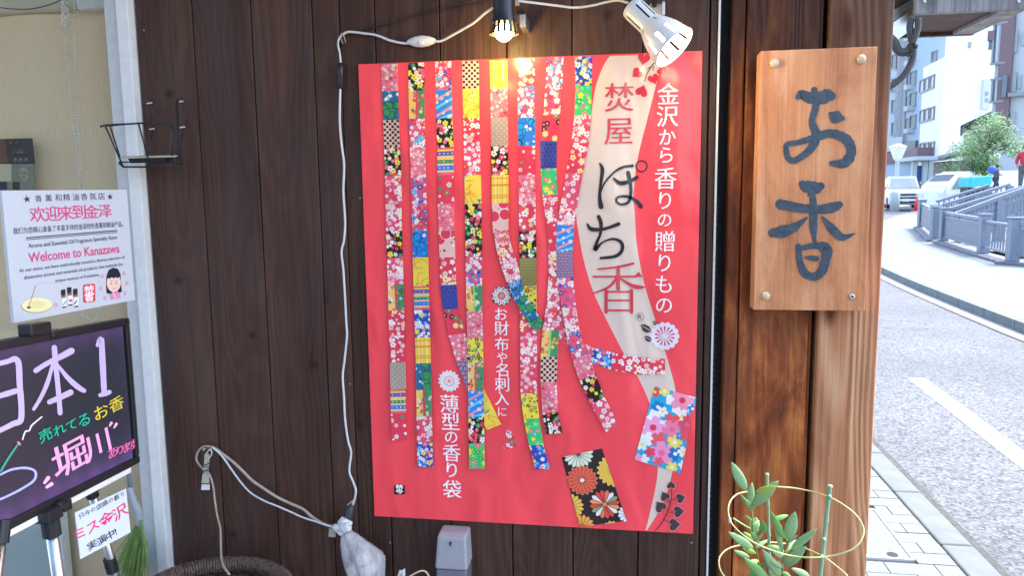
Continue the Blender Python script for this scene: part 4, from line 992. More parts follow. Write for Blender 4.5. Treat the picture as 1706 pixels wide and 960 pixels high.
# white notice
NS_ = board_from_px((2.5, 317.5), (211, 316), None, 1.183, 1.427); NS_.h = (NS_.px(224, 500)[1]+NS_.px(20, 539)[1])/2
notice = empty("welcome_notice", NS_.pt(NS_.w/2, NS_.h), "white printed welcome notice in Chinese and English above the lit marker board", "notice")
g = G().col((196, 200, 206)); NS_.body(g, .006); g.build("notice_panel", M_PAPER, notice)
T2 = lambda x, y: (x/4, 300+y/4)
p = Print(NS_, .0004); INK, PINK = (52, 56, 72), (214, 76, 128)
def ln(text, a, b2, h, col, wt=0): p.line(text, T2(*a), T2(*b2), h/4, col, wt)
ln("★", (152, 126), (204, 123), 50, INK); ln("★", (712, 110), (752, 108), 44, INK)
for ch_, (x, y) in zip("香薰和精油香氛店", [(255, 122), (323, 120), (388, 117), (443, 115), (503, 113), (560, 111), (618, 109), (675, 107)]): p.char(ch_, *T2(x, y), 11.5, INK, 0)
for ch_, (x, y), s_ in zip("欢迎来到金泽", [(250, 228), (350, 223), (438, 218), (525, 212), (610, 210), (698, 205)], (26, 25, 24, 23.5, 23, 22)): p.char(ch_, *T2(x, y), s_, PINK, .003, mincho=.008)
ln("我们为您精心准备了丰富多样的金泽特色香薰和精油产品。", (86, 340), (818, 292), 40, INK, 0)
for dy, th in ((0, 2.6), (12, 1.6)): p.stroke([(*T2(172, 386+dy), th*.7), (*T2(780, 336+dy), th*.7)], (70, 72, 88), 1)
ln("Aroma and Essential Oil Fragrance Specialty Store", (188, 443), (778, 384), 36, (70, 74, 92), .004)
ln("Welcome to Kanazawa", (188, 519), (794, 454), 62, PINK, .012)
ln("At our store, we have meticulously curated a diverse selection of", (126, 608), (828, 516), 30, (80, 84, 100), .004)
ln("distinctive aroma and essential oil products that embody the", (158, 655), (816, 562), 30, (80, 84, 100), .004)
ln("unique essence of Kanazawa.", (366, 675), (660, 632), 28, (80, 84, 100), .004)
p.build("lettering", M_PAPER, notice)
p = Print(NS_, .0006)
def ell(cx, cy, rx, ry, col, rot=0, n=28):
    p.pxpoly([T2(cx+rx*math.cos(k*2*math.pi/n)*math.cos(rot)-ry*math.sin(k*2*math.pi/n)*math.sin(rot), cy+rx*math.cos(k*2*math.pi/n)*math.sin(rot)+ry*math.sin(k*2*math.pi/n)*math.cos(rot)) for k in range(n)], col)
ell(246, 835, 107, 52, (190, 178, 110), -.06); ell(246, 832, 103, 48, (232, 226, 178), -.06); ell(240, 830, 60, 26, (226, 216, 150), -.06)
p.stroke([(*T2(190, 845), 1.4), (*T2(236, 705), 1.2)], (214, 110, 120), 1); p.stroke([(*T2(236, 705), .5), (*T2(262, 684), .5), (*T2(300, 690), .5), (*T2(350, 684), .4)], (170, 180, 190)); ell(190, 850, 14, 8, (90, 80, 60))
for x, y in ((420, 760), (460, 745), (500, 755)):
    p.pxpoly([T2(x-16, y-28), T2(x+14, y-32), T2(x+15, y+8), T2(x-14, y+12)], (42, 40, 48)); p.pxpoly([T2(x-13, y+13), T2(x+15, y+9), T2(x+15, y+22), T2(x-12, y+27)], (150, 96, 70)); 
    p.pxpoly([T2(x-8, y+30), T2(x+20, y+25), T2(x+20, y+80), T2(x-6, y+86)], (236, 236, 240)); p.pxpoly([T2(x-6, y+86), T2(x+20, y+80), T2(x+20, y+90), T2(x-5, y+96)], (80, 56, 50))
p.stroke([(*T2(418, 835), 1.4), (*T2(438, 806), 1.4)], (80, 90, 110), 1); ell(468, 803, 11, 11, (214, 90, 110)); p.stroke([(*T2(494, 828), 2.4), (*T2(512, 800), 2)], (60, 120, 80), 1)
p.pxpoly([T2(*q_) for q_ in ((551, 705), (560, 697), (622, 691), (632, 699), (634, 800), (625, 811), (562, 819), (553, 810))], (222, 70, 84))
p.char("焚", *T2(592, 735), 17, (240, 236, 240), .02); p.char("香", *T2(592, 782), 15, (240, 236, 240), .02)
for x, y in ((370, 832), (671, 722), (680, 640), (824, 622), (843, 686), (832, 755), (698, 787)): p.flower(NS_.px(*T2(x, y)), .0042, (226, 140, 170), 5, 0, .4, None, (240, 220, 225))
# girl with a bob haircut
p.pxpoly([T2(*q_) for q_ in ((706, 690), (708, 640), (722, 600), (750, 584), (782, 592), (800, 625), (804, 690), (810, 745), (790, 752), (720, 758), (708, 752))], (30, 34, 50))
ell(755, 685, 47, 62, (236, 200, 184)); p.pxpoly([T2(*q_) for q_ in ((712, 650), (722, 604), (750, 588), (782, 596), (798, 640), (780, 655), (768, 648), (755, 656), (740, 648), (726, 660))], (30, 34, 50))
ell(738, 690, 5, 4, (40, 36, 40)); ell(772, 687, 5, 4, (40, 36, 40)); p.stroke([(*T2(746, 722), .9), (*T2(757, 725), .9), (*T2(768, 720), .9)], (190, 90, 90)); p.stroke([(*T2(730, 676), .7), (*T2(745, 673), .7)], (60, 50, 50), 1); p.stroke([(*T2(764, 672), .7), (*T2(779, 671), .7)], (60, 50, 50), 1)
p.pxpoly([T2(*q_) for q_ in ((732, 764), (752, 742), (766, 752), (778, 738), (798, 760), (800, 788), (736, 798))], (222, 140, 176)); p.stroke([(*T2(750, 744), .9), (*T2(766, 792), .9)], (240, 230, 235), 1)
p.build("printed_picture", M_PAPER, notice)

# lit marker board
LB = board_from_px((0, 568), (213, 530), None, 1.125, 1.45); hh = LB.px(237, 768)[1]
w0 = LB.w; ext = .30; LB.o = LB.o-LB.U*ext; LB.w = w0+ext; LB.h = hh
fit_r = LB.px(213, 530)[0]; LB.w = fit_r
led = empty("marker_board", LB.pt(LB.w/2, LB.h), "black edge lit marker board glowing purple, handwritten in white, green, yellow and pink", "board")
m, t, b = nodes_of("edge_lit_acrylic")
u = t.nodes.new("ShaderNodeAttribute"); u.attribute_name = "Col"
n = t.nodes.new("ShaderNodeTexNoise"); n.inputs["Scale"].default_value = 9; n.inputs["Detail"].default_value = 3
tc = t.nodes.new("ShaderNodeTexCoord"); t.links.new(tc.outputs["Object"], n.inputs["Vector"])
b.inputs["Base Color"].default_value = (.034, .038, .046, 1); b.inputs["Roughness"].default_value = .28
ec = mixc(t, maprange(t, n.outputs[0], .35, .65, .55, 1.0), (0, 0, 0), u.outputs["Color"]); t.links.new(ec, b.inputs["Emission Color"]); b.inputs["Emission Strength"].default_value = .07
M_ACR = m
fw = .014
g = G(); NX, NY = 44, 24
iw, ih = LB.w-2*fw, LB.h-2*fw
def glow(u_, v_):
    e = 0
    dt, db, dr_ = v_*ih, (1-v_)*ih, (1-u_)*iw
    led_ = .75+.25*math.cos(u_*NX*1.6)
    e = .62*math.exp(-dt/.016)*led_+.95*math.exp(-db/.022)*led_+.12*math.exp(-dr_/.015)
    return (.50*e+.004, .20*e+.005, .95*e+.012)
me_v = []; me_f = []; cl_ = []
for j in range(NY+1):
    for i in range(NX+1): me_v.append(LB.pt(fw+iw*i/NX, fw+ih*j/NY, -.003))
k0 = len(g.v); g.v += [tuple(v) for v in me_v]
for j in range(NY):
    for i in range(NX):
        a = k0+j*(NX+1)+i; g.f.append((a, a+1, a+NX+2, a+NX+1)); g.c.append(glow((i+.5)/NX, (j+.5)/NY))
scr = g.build("acrylic_panel", M_ACR, led)
# smooth the glow: average corner colours per vertex
me = scr.data; at = me.color_attributes["Col"]; acc = {}
for lp_ in me.loops: acc.setdefault(lp_.vertex_index, []).append(at.data[lp_.index].color[:])
for lp_ in me.loops:
    L4 = acc[lp_.vertex_index]
    at.data[lp_.index].color = tuple(sum(c[i] for c in L4)/len(L4) for i in range(3))+(1,)
def bar_on(sh, u0, u1, v0, v1, o0, o1, name, mat, par, bev=.0015):
    g = G(); c = sh.pt((u0+u1)/2, (v0+v1)/2, (o0+o1)/2); g.obox(c, sh.U*(u1-u0)/2, sh.V*(v1-v0)/2, sh.N*(o1-o0)/2); return g.build(name, mat, par, bevel=bev)
bar_on(LB, 0, LB.w, 0, fw, -.014, .003, "frame_rail", M_BLACK, led); bar_on(LB, 0, LB.w, LB.h-fw, LB.h, -.014, .003, "frame_rail", M_BLACK, led)
bar_on(LB, 0, fw, fw+.0005, LB.h-fw-.0005, -.014, .002, "frame_rail", M_BLACK, led); bar_on(LB, LB.w-fw*.7, LB.w, fw+.0005, LB.h-fw-.0005, -.014, .002, "frame_rail", M_BLACK, led)
bar_on(LB, .005, LB.w-.003, .003, LB.h-.003, -.024, -.0145, "back_panel", M_ALU2, led)
bar_on(LB, LB.w+.0005, LB.w+.016, .004, LB.h-.012, -.026, -.006, "side_strip", simple("grey_strip", (.16, .18, .19), .4), led)
TB = lambda x, y: (x/2.182, 520+y/2.182)
LBf = Sheet(LB.pt(0, 0, -.002), LB.U, LB.V, LB.w, LB.h)
p = Print(LBf, .0006)
def sb(pts, col, ws=1.0, rough=.05): st(p, pts, col, TB, ws, 6, rough)
LIL = (186, 168, 206)
sb([(-50, 200, 16), (20, 182, 18), (62, 176, 22), (70, 260, 22), (76, 385, 22), (45, 408, 20), (-20, 440, 18)], LIL); sb([(-40, 316, 16), (10, 302, 20), (55, 288, 20)], LIL)
sb([(196, 130, 20), (202, 200, 20), (212, 300, 18), (217, 368, 18)], LIL); sb([(128, 214, 18), (165, 190, 18), (215, 165, 22), (258, 142, 24)], LIL)
sb([(192, 185, 12), (170, 260, 16), (145, 315, 14), (121, 354, 12)], LIL); sb([(205, 190, 10), (245, 240, 18), (280, 272, 20), (304, 287, 16)], LIL); sb([(178, 328, 18), (215, 312, 20), (255, 293, 22)], LIL)
sb([(352, 122, 12), (366, 100, 20), (371, 180, 22), (377, 292, 20)], LIL); sb([(362, 303, 14), (380, 298, 18), (396, 292, 16)], LIL)
sb([(62, 484, 7), (30, 530, 8), (0, 580, 8)], (60, 150, 130)); sb([(64, 475, 8), (70, 482, 8)], (230, 130, 130))
sb([(80, 464, 5), (90, 436, 6), (104, 432, 5), (112, 415, 6), (128, 400, 5), (150, 382, 5)], (224, 214, 236))
sb([(0, 592, 7), (40, 574, 8), (90, 568, 9), (125, 580, 9), (122, 612, 9), (80, 642, 8), (30, 668, 8), (-20, 690, 8)], (168, 170, 230))
for ch_, x, y, s_ in [("売", 163, 448, 22), ("れ", 214, 428, 20), ("て", 258, 412, 17), ("る", 303, 394, 20)]: p.char(ch_, *TB(x, y), s_, (30, 172, 140), .006, mincho=.008, rot=-.15)
for ch_, x, y, s_ in [("お", 366, 363, 23), ("香", 421, 335, 24)]: p.char(ch_, *TB(x, y), s_, (206, 186, 66), .004, rot=-.12, mincho=.006)
for ch_, x, y, s_ in [("堀", 252, 528, 56), ("川", 352, 484, 42)]: p.char(ch_, *TB(x, y), s_, (232, 160, 205), .006, rot=-.12, mincho=.01)
for ch_, x, y, s_ in [("あ", 407, 512, 16), ("り", 434, 502, 14), ("ま", 458, 492, 15), ("す", 482, 481, 16)]: p.char(ch_, *TB(x, y), s_, (236, 110, 165), .002, mincho=.008, rot=-.12)
for a, b2 in (((402, 404, 10), (395, 416, 5)), ((420, 408, 10), (411, 422, 5)), ((172, 604, 14), (158, 622, 10)), ((184, 626, 14), (166, 638, 10))): sb([a, b2], (238, 176, 214))
p.build("handwriting", M_PLASTICPRINT, led)

# easel under the boards
es = empty("easel", LB.pt(LB.w/2, LB.h+.55), "silver telescopic easel with black clamps carrying the lit marker board", "easel")
g = G(); lo = LB.h
bar_on(LB, 0.0, LB.w-.03, lo+.001, lo+.011, -.022, .002, "ledge", M_ALU, es, .001)
def on_sh(sh, x, y, off):   # point of the photo ray on the sheet plane moved by off along its normal
    o = sh.o; sh.o = o+sh.N*off; u_, v_ = sh.px(x, y); q_ = sh.pt(u_, v_); sh.o = o; return q_
def eleg(a, b2, off, r, joint=None):
    A, B = on_sh(LB, *a, off), on_sh(LB, *b2, off); d = (B-A).normalized(); s_ = (.03-B.z)/d.z if False else None
    E_ = A+d*((.02-A.z)/d.z)
    lg = G().tube([A, A+(E_-A)*.45], r, 14).tube([A+(E_-A)*.44, E_], r*.78, 14).build("leg", M_STEEL, es, smooth=True)
    G().tube([A-d*.012, A+d*.022], r*1.5, 12).build("clamp", M_BLACK, lg)
    G().tube([E_-d*.01, E_+d*.02], r*1.2, 10).build("rubber_foot", M_RUBBER, lg)
    if joint: J = on_sh(LB, *joint, off); G().tube([J, J+d*.03], r*1.55, 12).build("joint_collar", M_BLACK, lg)
eleg((84, 872), (97, 960), .004, .0095); eleg((150, 812), (192, 958), -.05, .0075, (182, 932)); eleg((5, 880), (-1, 930), .0, .007)
g = G(); a = on_sh(LB, 84, 868, .012)
g.obox(on_sh(LB, 80, 858, .006), LB.U*.018, LB.V*.010, LB.N*.014); g.obox(on_sh(LB, 103, 843, .004), LB.U*.010, LB.V*.009, LB.N*.012)
g.tube([on_sh(LB, 96, 846, .014), on_sh(LB, 110, 836, .010)], .007, 12); g.build("board_clamp", M_BLACK, es, bevel=.002)
g = G(); g.obox(on_sh(LB, 149, 816, -.03), LB.U*.016, LB.V*.006, LB.N*.012); g.build("board_clamp", M_BLACK, es, bevel=.002)
g = G(); g.obox(on_sh(LB, 58, 548, .0), LB.U*.024, LB.V*.010, LB.N*.012); g.obox(on_sh(LB, 90, 556, -.004), LB.U*.020, LB.V*.006, LB.N*.012); g.build("top_clamp", M_BLACK, es, bevel=.003)
# small card hanging from the easel
PC = board_from_px((125, 855), (210, 815), None, 1.30, 1.40); PC.h = (PC.px(213, 890)[1]+PC.px(130, 935)[1])/2; PC.V = (PC.V+PC.U*.03).normalized()
pc = empty("handwritten_card", PC.pt(PC.w/2, PC.h), "small white card handwritten in black and pink hanging below the marker board", "card")
g = G().col((212, 218, 226)); PC.body(g, .0015); g.build("card_sheet", M_PAPER, pc)
TC = lambda x, y: (x/2.182, 520+y/2.182)
p = Print(PC, .0004)
for k, ch_ in enumerate("只今の店頭の香り"): p.char(ch_, *TC(296+k*21.2, 742-k*11.2), 9.5 if k not in (2, 5, 7) else 7, (52, 56, 66), .01, rot=-.22)
for ch_, x, y, s_ in [("ミ", 290, 806, 18), ("ス", 337, 782, 19), ("金", 386, 752, 24), ("沢", 436, 728, 24)]: p.char(ch_, *TC(x, y), s_, (228, 62, 118), .012, rot=-.2)
for ch_, x, y, s_ in [("実", 334, 848, 15), ("演", 368, 830, 15), ("中", 400, 812, 15), ("!", 420, 800, 12)]: p.char(ch_, *TC(x, y), s_, (46, 50, 62), .01, rot=-.2, stretch=1 if ch_ != "!" else 1)
p.build("handwriting", M_PAPER, pc)

# broom
YB_ = -.06
br = empty("broom", on_y(225, 1000, YB_), "small broom of green plastic bristles with a grey handle standing by the window frame", "broom")
M_HAND = simple("grey_handle", (.22, .26, .29), .35)
g = G(); g.tube([on_y(x, y, YB_) for x, y in ((209, 742), (214, 780), (217, 815))], .0055, 10); g.build("handle", M_HAND, br, smooth=True)
g = G(); g.tube([Vector(q_) for q_ in catmull([tuple(on_y(x, y, YB_)) for x, y in ((216, 812), (222, 835), (230, 855), (234, 878))], 5)], [.006+.004*math.sin(k/15*2.6) for k in range(16)], 12); g.build("ferrule", simple("grey_sleeve", (.34, .38, .41), .4), br, smooth=True)
g = G(); rb = random.Random(11)
for k in range(340):
    tx = rb.gauss(219, 17); tx = min(247, max(184, tx)); s0 = on_y(233+rb.uniform(-3, 4), 872+rb.uniform(-6, 8), YB_+rb.uniform(-.008, .008))
    ty = 953+rb.uniform(-14, 30)-abs(tx-226)*.35; e0 = on_y(tx, ty, YB_+rb.uniform(-.03, .03)); mid = (s0+e0)/2+Vector((rb.uniform(-.004, .004)+(.006 if tx > 225 else 0), 0, .004))
    g.tube([s0, mid, e0], [.0009, .0008, .0005], 3, caps=False)
o = g.build("bristles", simple("green_bristle", (.20, .31, .085), .6, 0, .3, 50), br)

# wicker basket at the foot of the wall
bk = empty("wicker_basket", (-.285, -.24, .45), "round brown wicker basket whose bound rim shows at the bottom of the wall", "basket")
rc = on_y(365, 985, -.24); RAD = .158; rimz = on_y(365, 933, -.24+RAD).z
cx, cy = rc.x-.018, -.24
M_WICK = simple("wicker", (.10, .062, .045), .6, 0, .55, 120, .3)
g = G(); nW = 150
for k in range(nW):
    a = 2*math.pi*k/nW; c = Vector((cx+RAD*math.cos(a), cy+RAD*.9*math.sin(a), rimz)); rad = Vector((math.cos(a), math.sin(a), 0)); tan = Vector((-math.sin(a), math.cos(a), 0))
    pts = []
    for q_ in range(11):
        b_ = 2*math.pi*q_/10; rr = .0135+random.uniform(-.0006, .0006); pts.append(c+rad*(math.cos(b_)*rr)+Vector((0, 0, math.sin(b_)*rr*1.25))+tan*(.003*q_/10+random.uniform(-.0006, .0006)))
    g.tube(pts, .0034, 5, caps=False)
g.build("bound_rim", M_WICK, bk, smooth=True)
g = G()
for j in range(44):
    z = rimz-.02-j*.0085; r_ = RAD*(1-.0035*j)
    g.tube([(cx+(r_+.003*math.sin(a*26+j*math.pi))*math.cos(a), cy+(r_*.9+.003*math.sin(a*26+j*math.pi))*math.sin(a), z) for a in [2*math.pi*k/104 for k in range(105)]], .0042, 5, caps=False)
g.build("woven_side", M_WICK, bk, smooth=True)
g = G(); g.lathe([(0, rimz-.39), (RAD*.82, rimz-.39), (RAD*.93, rimz-.05), (RAD*.92, rimz-.05), (RAD*.8, rimz-.37), (0, rimz-.37)], (cx, cy, 0), (0, 0, 1), 40); g.build("lining", simple("dark_lining", (.03, .03, .035), .7), bk)
st_ = empty("low_stool", (cx, cy, 0), "plain dark stool hidden under the wicker basket", "stool")
G().box(cx-.17, cx+.17, cy-.15, cy+.15, rimz-.425, rimz-.395).build("seat", M_EAVE, st_, bevel=.004)
for i in (-1, 1):
    for j in (-1, 1): G().box(cx+i*.14-.015, cx+i*.14+.015, cy+j*.12-.015, cy+j*.12+.015, 0.002, rimz-.426).build("leg", M_EAVE, st_)

# ================================================================== potted plant with ring support
pl_ = empty("potted_plant", (.86, -.32, 0), "young leafy plant with green canes and yellow ring in front of corner post", "plant")
M_LEAF = simple("plant_leaf", (.16, .36, .10), .35, 0, .25, 12)
M_LEAF2 = simple("young_leaf", (.42, .62, .10), .35, 0, .2, 12)
M_LEAF3 = simple("dusty_leaf", (.28, .46, .21), .4, 0, .2, 12)
M_STEM = simple("plant_stem", (.20, .22, .07), .6, 0, .2, 40)
M_CANE = simple("green_cane", (.26, .40, .24), .5, 0, .15, 50)
M_RING = simple("yellow_wire", (.52, .56, .22), .4)
TP = lambda x, y: (1180+x/4.364, 740+y/4.364)
def PX(x, y, Y): return on_y(*TP(x, y), Y)
potz = .30
G().lathe([(0, 0.003), (.085, 0.003), (.115, potz), (.125, potz), (.125, potz+.02), (.108, potz+.02), (.105, potz-.02), (0, potz-.02)], (.86, -.32, 0), (0, 0, 1), 36).build("pot", simple("pot_brown", (.16, .07, .04), .6, 0, .15, 20), pl_, smooth=False, bevel=.002)
def cane(tx, ty, bx, by, Yc_, r):
    A, B = PX(tx, ty, Yc_), PX(bx, by, Yc_); d = (B-A).normalized(); L2 = (potz+.0-A.z)/d.z; pts = [A+d*(L2*k/14) for k in range(15)]
    rs = []; P2 = []
    for k in range(14):
        a, b_ = pts[k], pts[k+1]; P2 += [a, a+(b_-a)*.06, a+(b_-a)*.1, a+(b_-a)*.9]; rs += [r*1.22, r*1.22, r, r*.96]
    return G().tube(P2, rs, 10).build("cane", M_CANE, pl_, smooth=True)
cane(427, 216, 448, 950, -.30, .0027); cane(886, 302, 815, 950, -.40, .0032)
def pcord(pts, r, mat, name, Y0_=-.33): 
    P = [Vector(q_) for q_ in catmull([tuple(PX(x, y, Yq)) for x, y, Yq in pts], 6)]; return G().tube(P, r, 8).build(name, mat, pl_, smooth=True)
pcord([(500, 312, -.27), (620, 322, -.26), (740, 345, -.28), (870, 385, -.36), (960, 430, -.38), (1060, 505, -.40), (1120, 590, -.41), (1128, 660, -.42), (1085, 740, -.43), (1000, 790, -.43), (880, 820, -.42), (740, 828, -.42), (600, 815, -.41), (460, 775, -.41), (330, 718, -.40), (230, 645, -.39), (165, 570, -.37), (145, 480, -.34), (165, 410, -.31), (215, 365, -.29), (290, 348, -.28)], .0013, M_RING, "support_ring")
pcord([(340, 716, -.28), (440, 717, -.29), (540, 724, -.28), (660, 745, -.28), (760, 785, -.30), (850, 830, -.36), (930, 890, -.38), (1000, 950, -.40), (1040, 1010, -.42)], .0013, M_RING, "support_ring")
pcord([(240, 738, -.30), (180, 750, -.32), (120, 780, -.34), (82, 830, -.36), (80, 890, -.38), (105, 950, -.40), (150, 1000, -.41)], .0013, M_RING, "support_ring")
pcord([(180, 542, -.33), (240, 580, -.33), (310, 622, -.33)], .0014, M_RING, "tendril")
pcord([(290, 350, -.33), (305, 430, -.33), (318, 520, -.33), (322, 610, -.33), (330, 690, -.33), (350, 780, -.33), (370, 880, -.33), (400, 1000, -.33)], .0016, M_STEM, "stem")
pcord([(575, 700, -.34), (568, 760, -.34), (550, 830, -.34), (535, 920, -.34), (520, 1010, -.34), (500, 1200, -.33)], .002, M_STEM, "stem")
def leaf(b_, t_, w, Yb, Yt, mat, curl=.25, lab=None):
    B, T = PX(*b_, Yb), PX(*t_, Yt); ax_ = T-B; L2 = ax_.length; view = (B-CAM).normalized(); side = ax_.cross(view).normalized(); nn = side.cross(ax_).normalized()
    W2 = .88*w/4.364/F*((B-CAM).dot(W_)); rows = 9; vs = []
    for i in range(rows):
        t_ = i/(rows-1); hw = W2*.47*(4*t_**.8*(1-t_)**.9/1.28)**.95*(1 if t_ < 1 else 0)+.0002
        for j, s_ in enumerate((-1, -.5, 0, .5, 1)):
            vs.append(B+ax_*t_+side*hw*s_+nn*(abs(s_)*hw*curl-L2*.09*math.sin(math.pi*t_)))
    g = G(); g.add(vs, [(i*5+j, i*5+j+1, i*5+j+6, i*5+j+5) for i in range(rows-1) for j in range(4)])
    o = g.build("leaf", mat, pl_, smooth=True); sd_ = o.modifiers.new("solid", 'SOLIDIFY'); sd_.thickness = .0004; return o
for a in [((275, 345), (168, 132), 92, -.33, -.35, M_LEAF3), ((300, 470), (318, 282), 66, -.33, -.33, M_LEAF3), ((318, 455), (512, 268), 100, -.34, -.37, M_LEAF3), ((345, 350), (500, 308), 52, -.36, -.39, M_LEAF2),
          ((300, 490), (355, 420), 40, -.33, -.34, M_LEAF3), ((305, 470), (228, 360), 34, -.34, -.36, M_LEAF), ((322, 660), (350, 535), 95, -.32, -.31, M_LEAF3), ((400, 650), (400, 560), 70, -.35, -.37, M_LEAF),
          ((362, 705), (305, 640), 50, -.35, -.37, M_LEAF), ((330, 770), (145, 640), 74, -.33, -.36, M_LEAF3), ((548, 690), (452, 488), 60, -.35, -.38, M_LEAF), ((540, 790), (480, 560), 46, -.34, -.35, M_LEAF3),
          ((578, 700), (632, 492), 105, -.35, -.37, M_LEAF3), ((450, 560), (582, 520), 44, -.32, -.31, M_LEAF), ((600, 770), (792, 618), 66, -.35, -.38, M_LEAF3), ((555, 890), (712, 742), 96, -.35, -.38, M_LEAF3),
          ((560, 800), (420, 745), 80, -.33, -.33, M_LEAF), ((525, 965), (395, 770), 88, -.35, -.38, M_LEAF3), ((300, 830), (185, 775), 44, -.34, -.36, M_LEAF3), ((440, 1000), (255, 825), 84, -.36, -.40, M_LEAF),
          ((735, 965), (600, 905), 58, -.34, -.36, M_LEAF3), ((570, 740), (690, 730), 60, -.32, -.31, M_LEAF), ((300, 1050), (180, 980), 70, -.35, -.38, M_LEAF), ((600, 1060), (760, 1000), 70, -.35, -.38, M_LEAF3), ((420, 1120), (500, 1010), 60, -.35, -.38, M_LEAF)]: leaf(*a)
rl = random.Random(21)
for a in [((330, 700), (255, 640), 34), ((345, 760), (430, 700), 34), ((335, 720), (395, 655), 30), ((560, 790), (640, 700), 40), ((552, 830), (470, 790), 44), ((545, 860), (640, 820), 50), ((540, 900), (455, 850), 46), ((350, 800), (250, 760), 40),
          ((365, 850), (280, 880), 50), ((375, 900), (450, 870), 44), ((530, 940), (610, 985), 60), ((520, 980), (440, 930), 60), ((380, 930), (290, 960), 56), ((318, 560), (262, 520), 26), ((322, 600), (372, 560), 28), ((578, 700), (540, 640), 30), ((575, 720), (650, 665), 32), ((305, 440), (262, 400), 26)]:
    y_ = -.33-rl.uniform(0, .03); leaf(*a, y_, y_-rl.uniform(-.02, .03), rl.choice([M_LEAF, M_LEAF3, M_LEAF2, M_LEAF3]))
for x, y in ((878, 388), (838, 700), (822, 822)): q_ = PX(x, y, -.405); G().ball(q_, .0045, 8, 6).build("clip", simple("clip_green", (.14, .34, .20), .4), pl_, smooth=True)
q_ = PX(157, 558, -.372); G().ball(q_, .0032, 8, 6, (.8, .8, 1.6)).build("ring_joint", M_WHITEP, pl_, smooth=True)

# ================================================================== THE STREET
def asphalt(name, a, b_, sc=240):
    m, t, b = nodes_of(name)
    g_ = t.nodes.new("ShaderNodeNewGeometry")
    v = t.nodes.new("ShaderNodeTexVoronoi"); v.inputs["Scale"].default_value = sc*.55; t.links.new(g_.outputs["Position"], v.inputs["Vector"])
    n = t.nodes.new("ShaderNodeTexNoise"); n.inputs["Scale"].default_value = sc; n.inputs["Detail"].default_value = 2; t.links.new(g_.outputs["Position"], n.inputs["Vector"])
    n2 = t.nodes.new("ShaderNodeTexNoise"); n2.inputs["Scale"].default_value = .8; n2.inputs["Detail"].default_value = 5; t.links.new(g_.outputs["Position"], n2.inputs["Vector"])
    c = mixc(t, v.outputs["Color"], a, b_); c = mixc(t, mth(t, 'MULTIPLY', maprange(t, n.outputs[0], .3, .7), .6), c, a)
    c = mixc(t, mth(t, 'MULTIPLY', maprange(t, n2.outputs[0], .35, .7), .3), c, tuple(x*.7 for x in a))
    t.links.new(c, b.inputs["Base Color"]); b.inputs["Roughness"].default_value = .8
    bp = t.nodes.new("ShaderNodeBump"); bp.inputs["Strength"].default_value = .6; bp.inputs["Distance"].default_value = .004; t.links.new(v.outputs["Distance"], bp.inputs["Height"]); t.links.new(bp.outputs[0], b.inputs["Normal"])
    return m
M_ASPH = asphalt("open_asphalt", (.032, .036, .048), (.27, .285, .29), 105)
M_CONC = simple("concrete_pavement", (.165, .185, .19), .8, 0, .12, 3, .1)
M_KERB = simple("kerb_stone", (.135, .155, .155), .8, 0, .14, 9, .25)
M_PAVE = simple("paver", (.165, .18, .185), .8, 0, .12, 40, .2)
M_JOINT = simple("joint_sand", (.045, .045, .055), .95, 0, .3, 60)
M_PAINT = simple("road_paint", (.75, .75, .74), .7, 0, .1, 30)
M_EARTH = simple("far_ground", (.24, .24, .23), .9, 0, .15, .3)
def sheet_strip(name, xl, xr, ys, dz, mat, kind="structure"):
    g = G(); L = []
    for y in ys: L += [(xl(y), y, gz(y)+dz), (xr(y), y, gz(y)+dz)]
    g.add(L, [(2*i, 2*i+1, 2*i+3, 2*i+2) for i in range(len(ys)-1)]); return tag(g.build(name, mat), kind=kind)
ys = [-60, -30, -10, -4, 0, 4, 8, 11, 14, 16, 18, 20, 22, 24, 26, 28, 30, 33, 36, 42, 50, 60, 90, 200, 600]
sheet_strip("ground", lambda y: -600, lambda y: 600, ys, -.16, M_EARTH)
def tabf(tab):
    def f(y):
        if y <= tab[0][0]: return tab[0][1]
        for (a, xa), (b_, xb) in zip(tab, tab[1:]):
            if y <= b_: return xa+(xb-xa)*(y-a)/(b_-a)
        return tab[-1][1]
    return f
fk = tabf([(-60, 5.0), (2, 5.02), (6, 5.08), (7.8, 5.12), (9.7, 5.23), (12, 5.38), (14.3, 5.62), (17, 6.1), (20, 6.85), (24, 8.1), (30, 10.5), (40, 15.3), (60, 26)])
nk = tabf([(-60, 2.10), (6, 2.10), (14, 2.5), (20, 3.6), (30, 7.0), (40, 11.5), (60, 22)])
yr = [-60, -20, -6, -2, 0, 2, 4, 6, 7.8, 9.7, 11, 12.6, 14.3, 16, 17, 18.5, 20, 22, 24, 27, 30, 33, 36, 40, 46, 52, 60]
sheet_strip("road", lambda y: nk(y)-.02, lambda y: fk(y)+.02, yr, -.118, M_ASPH)
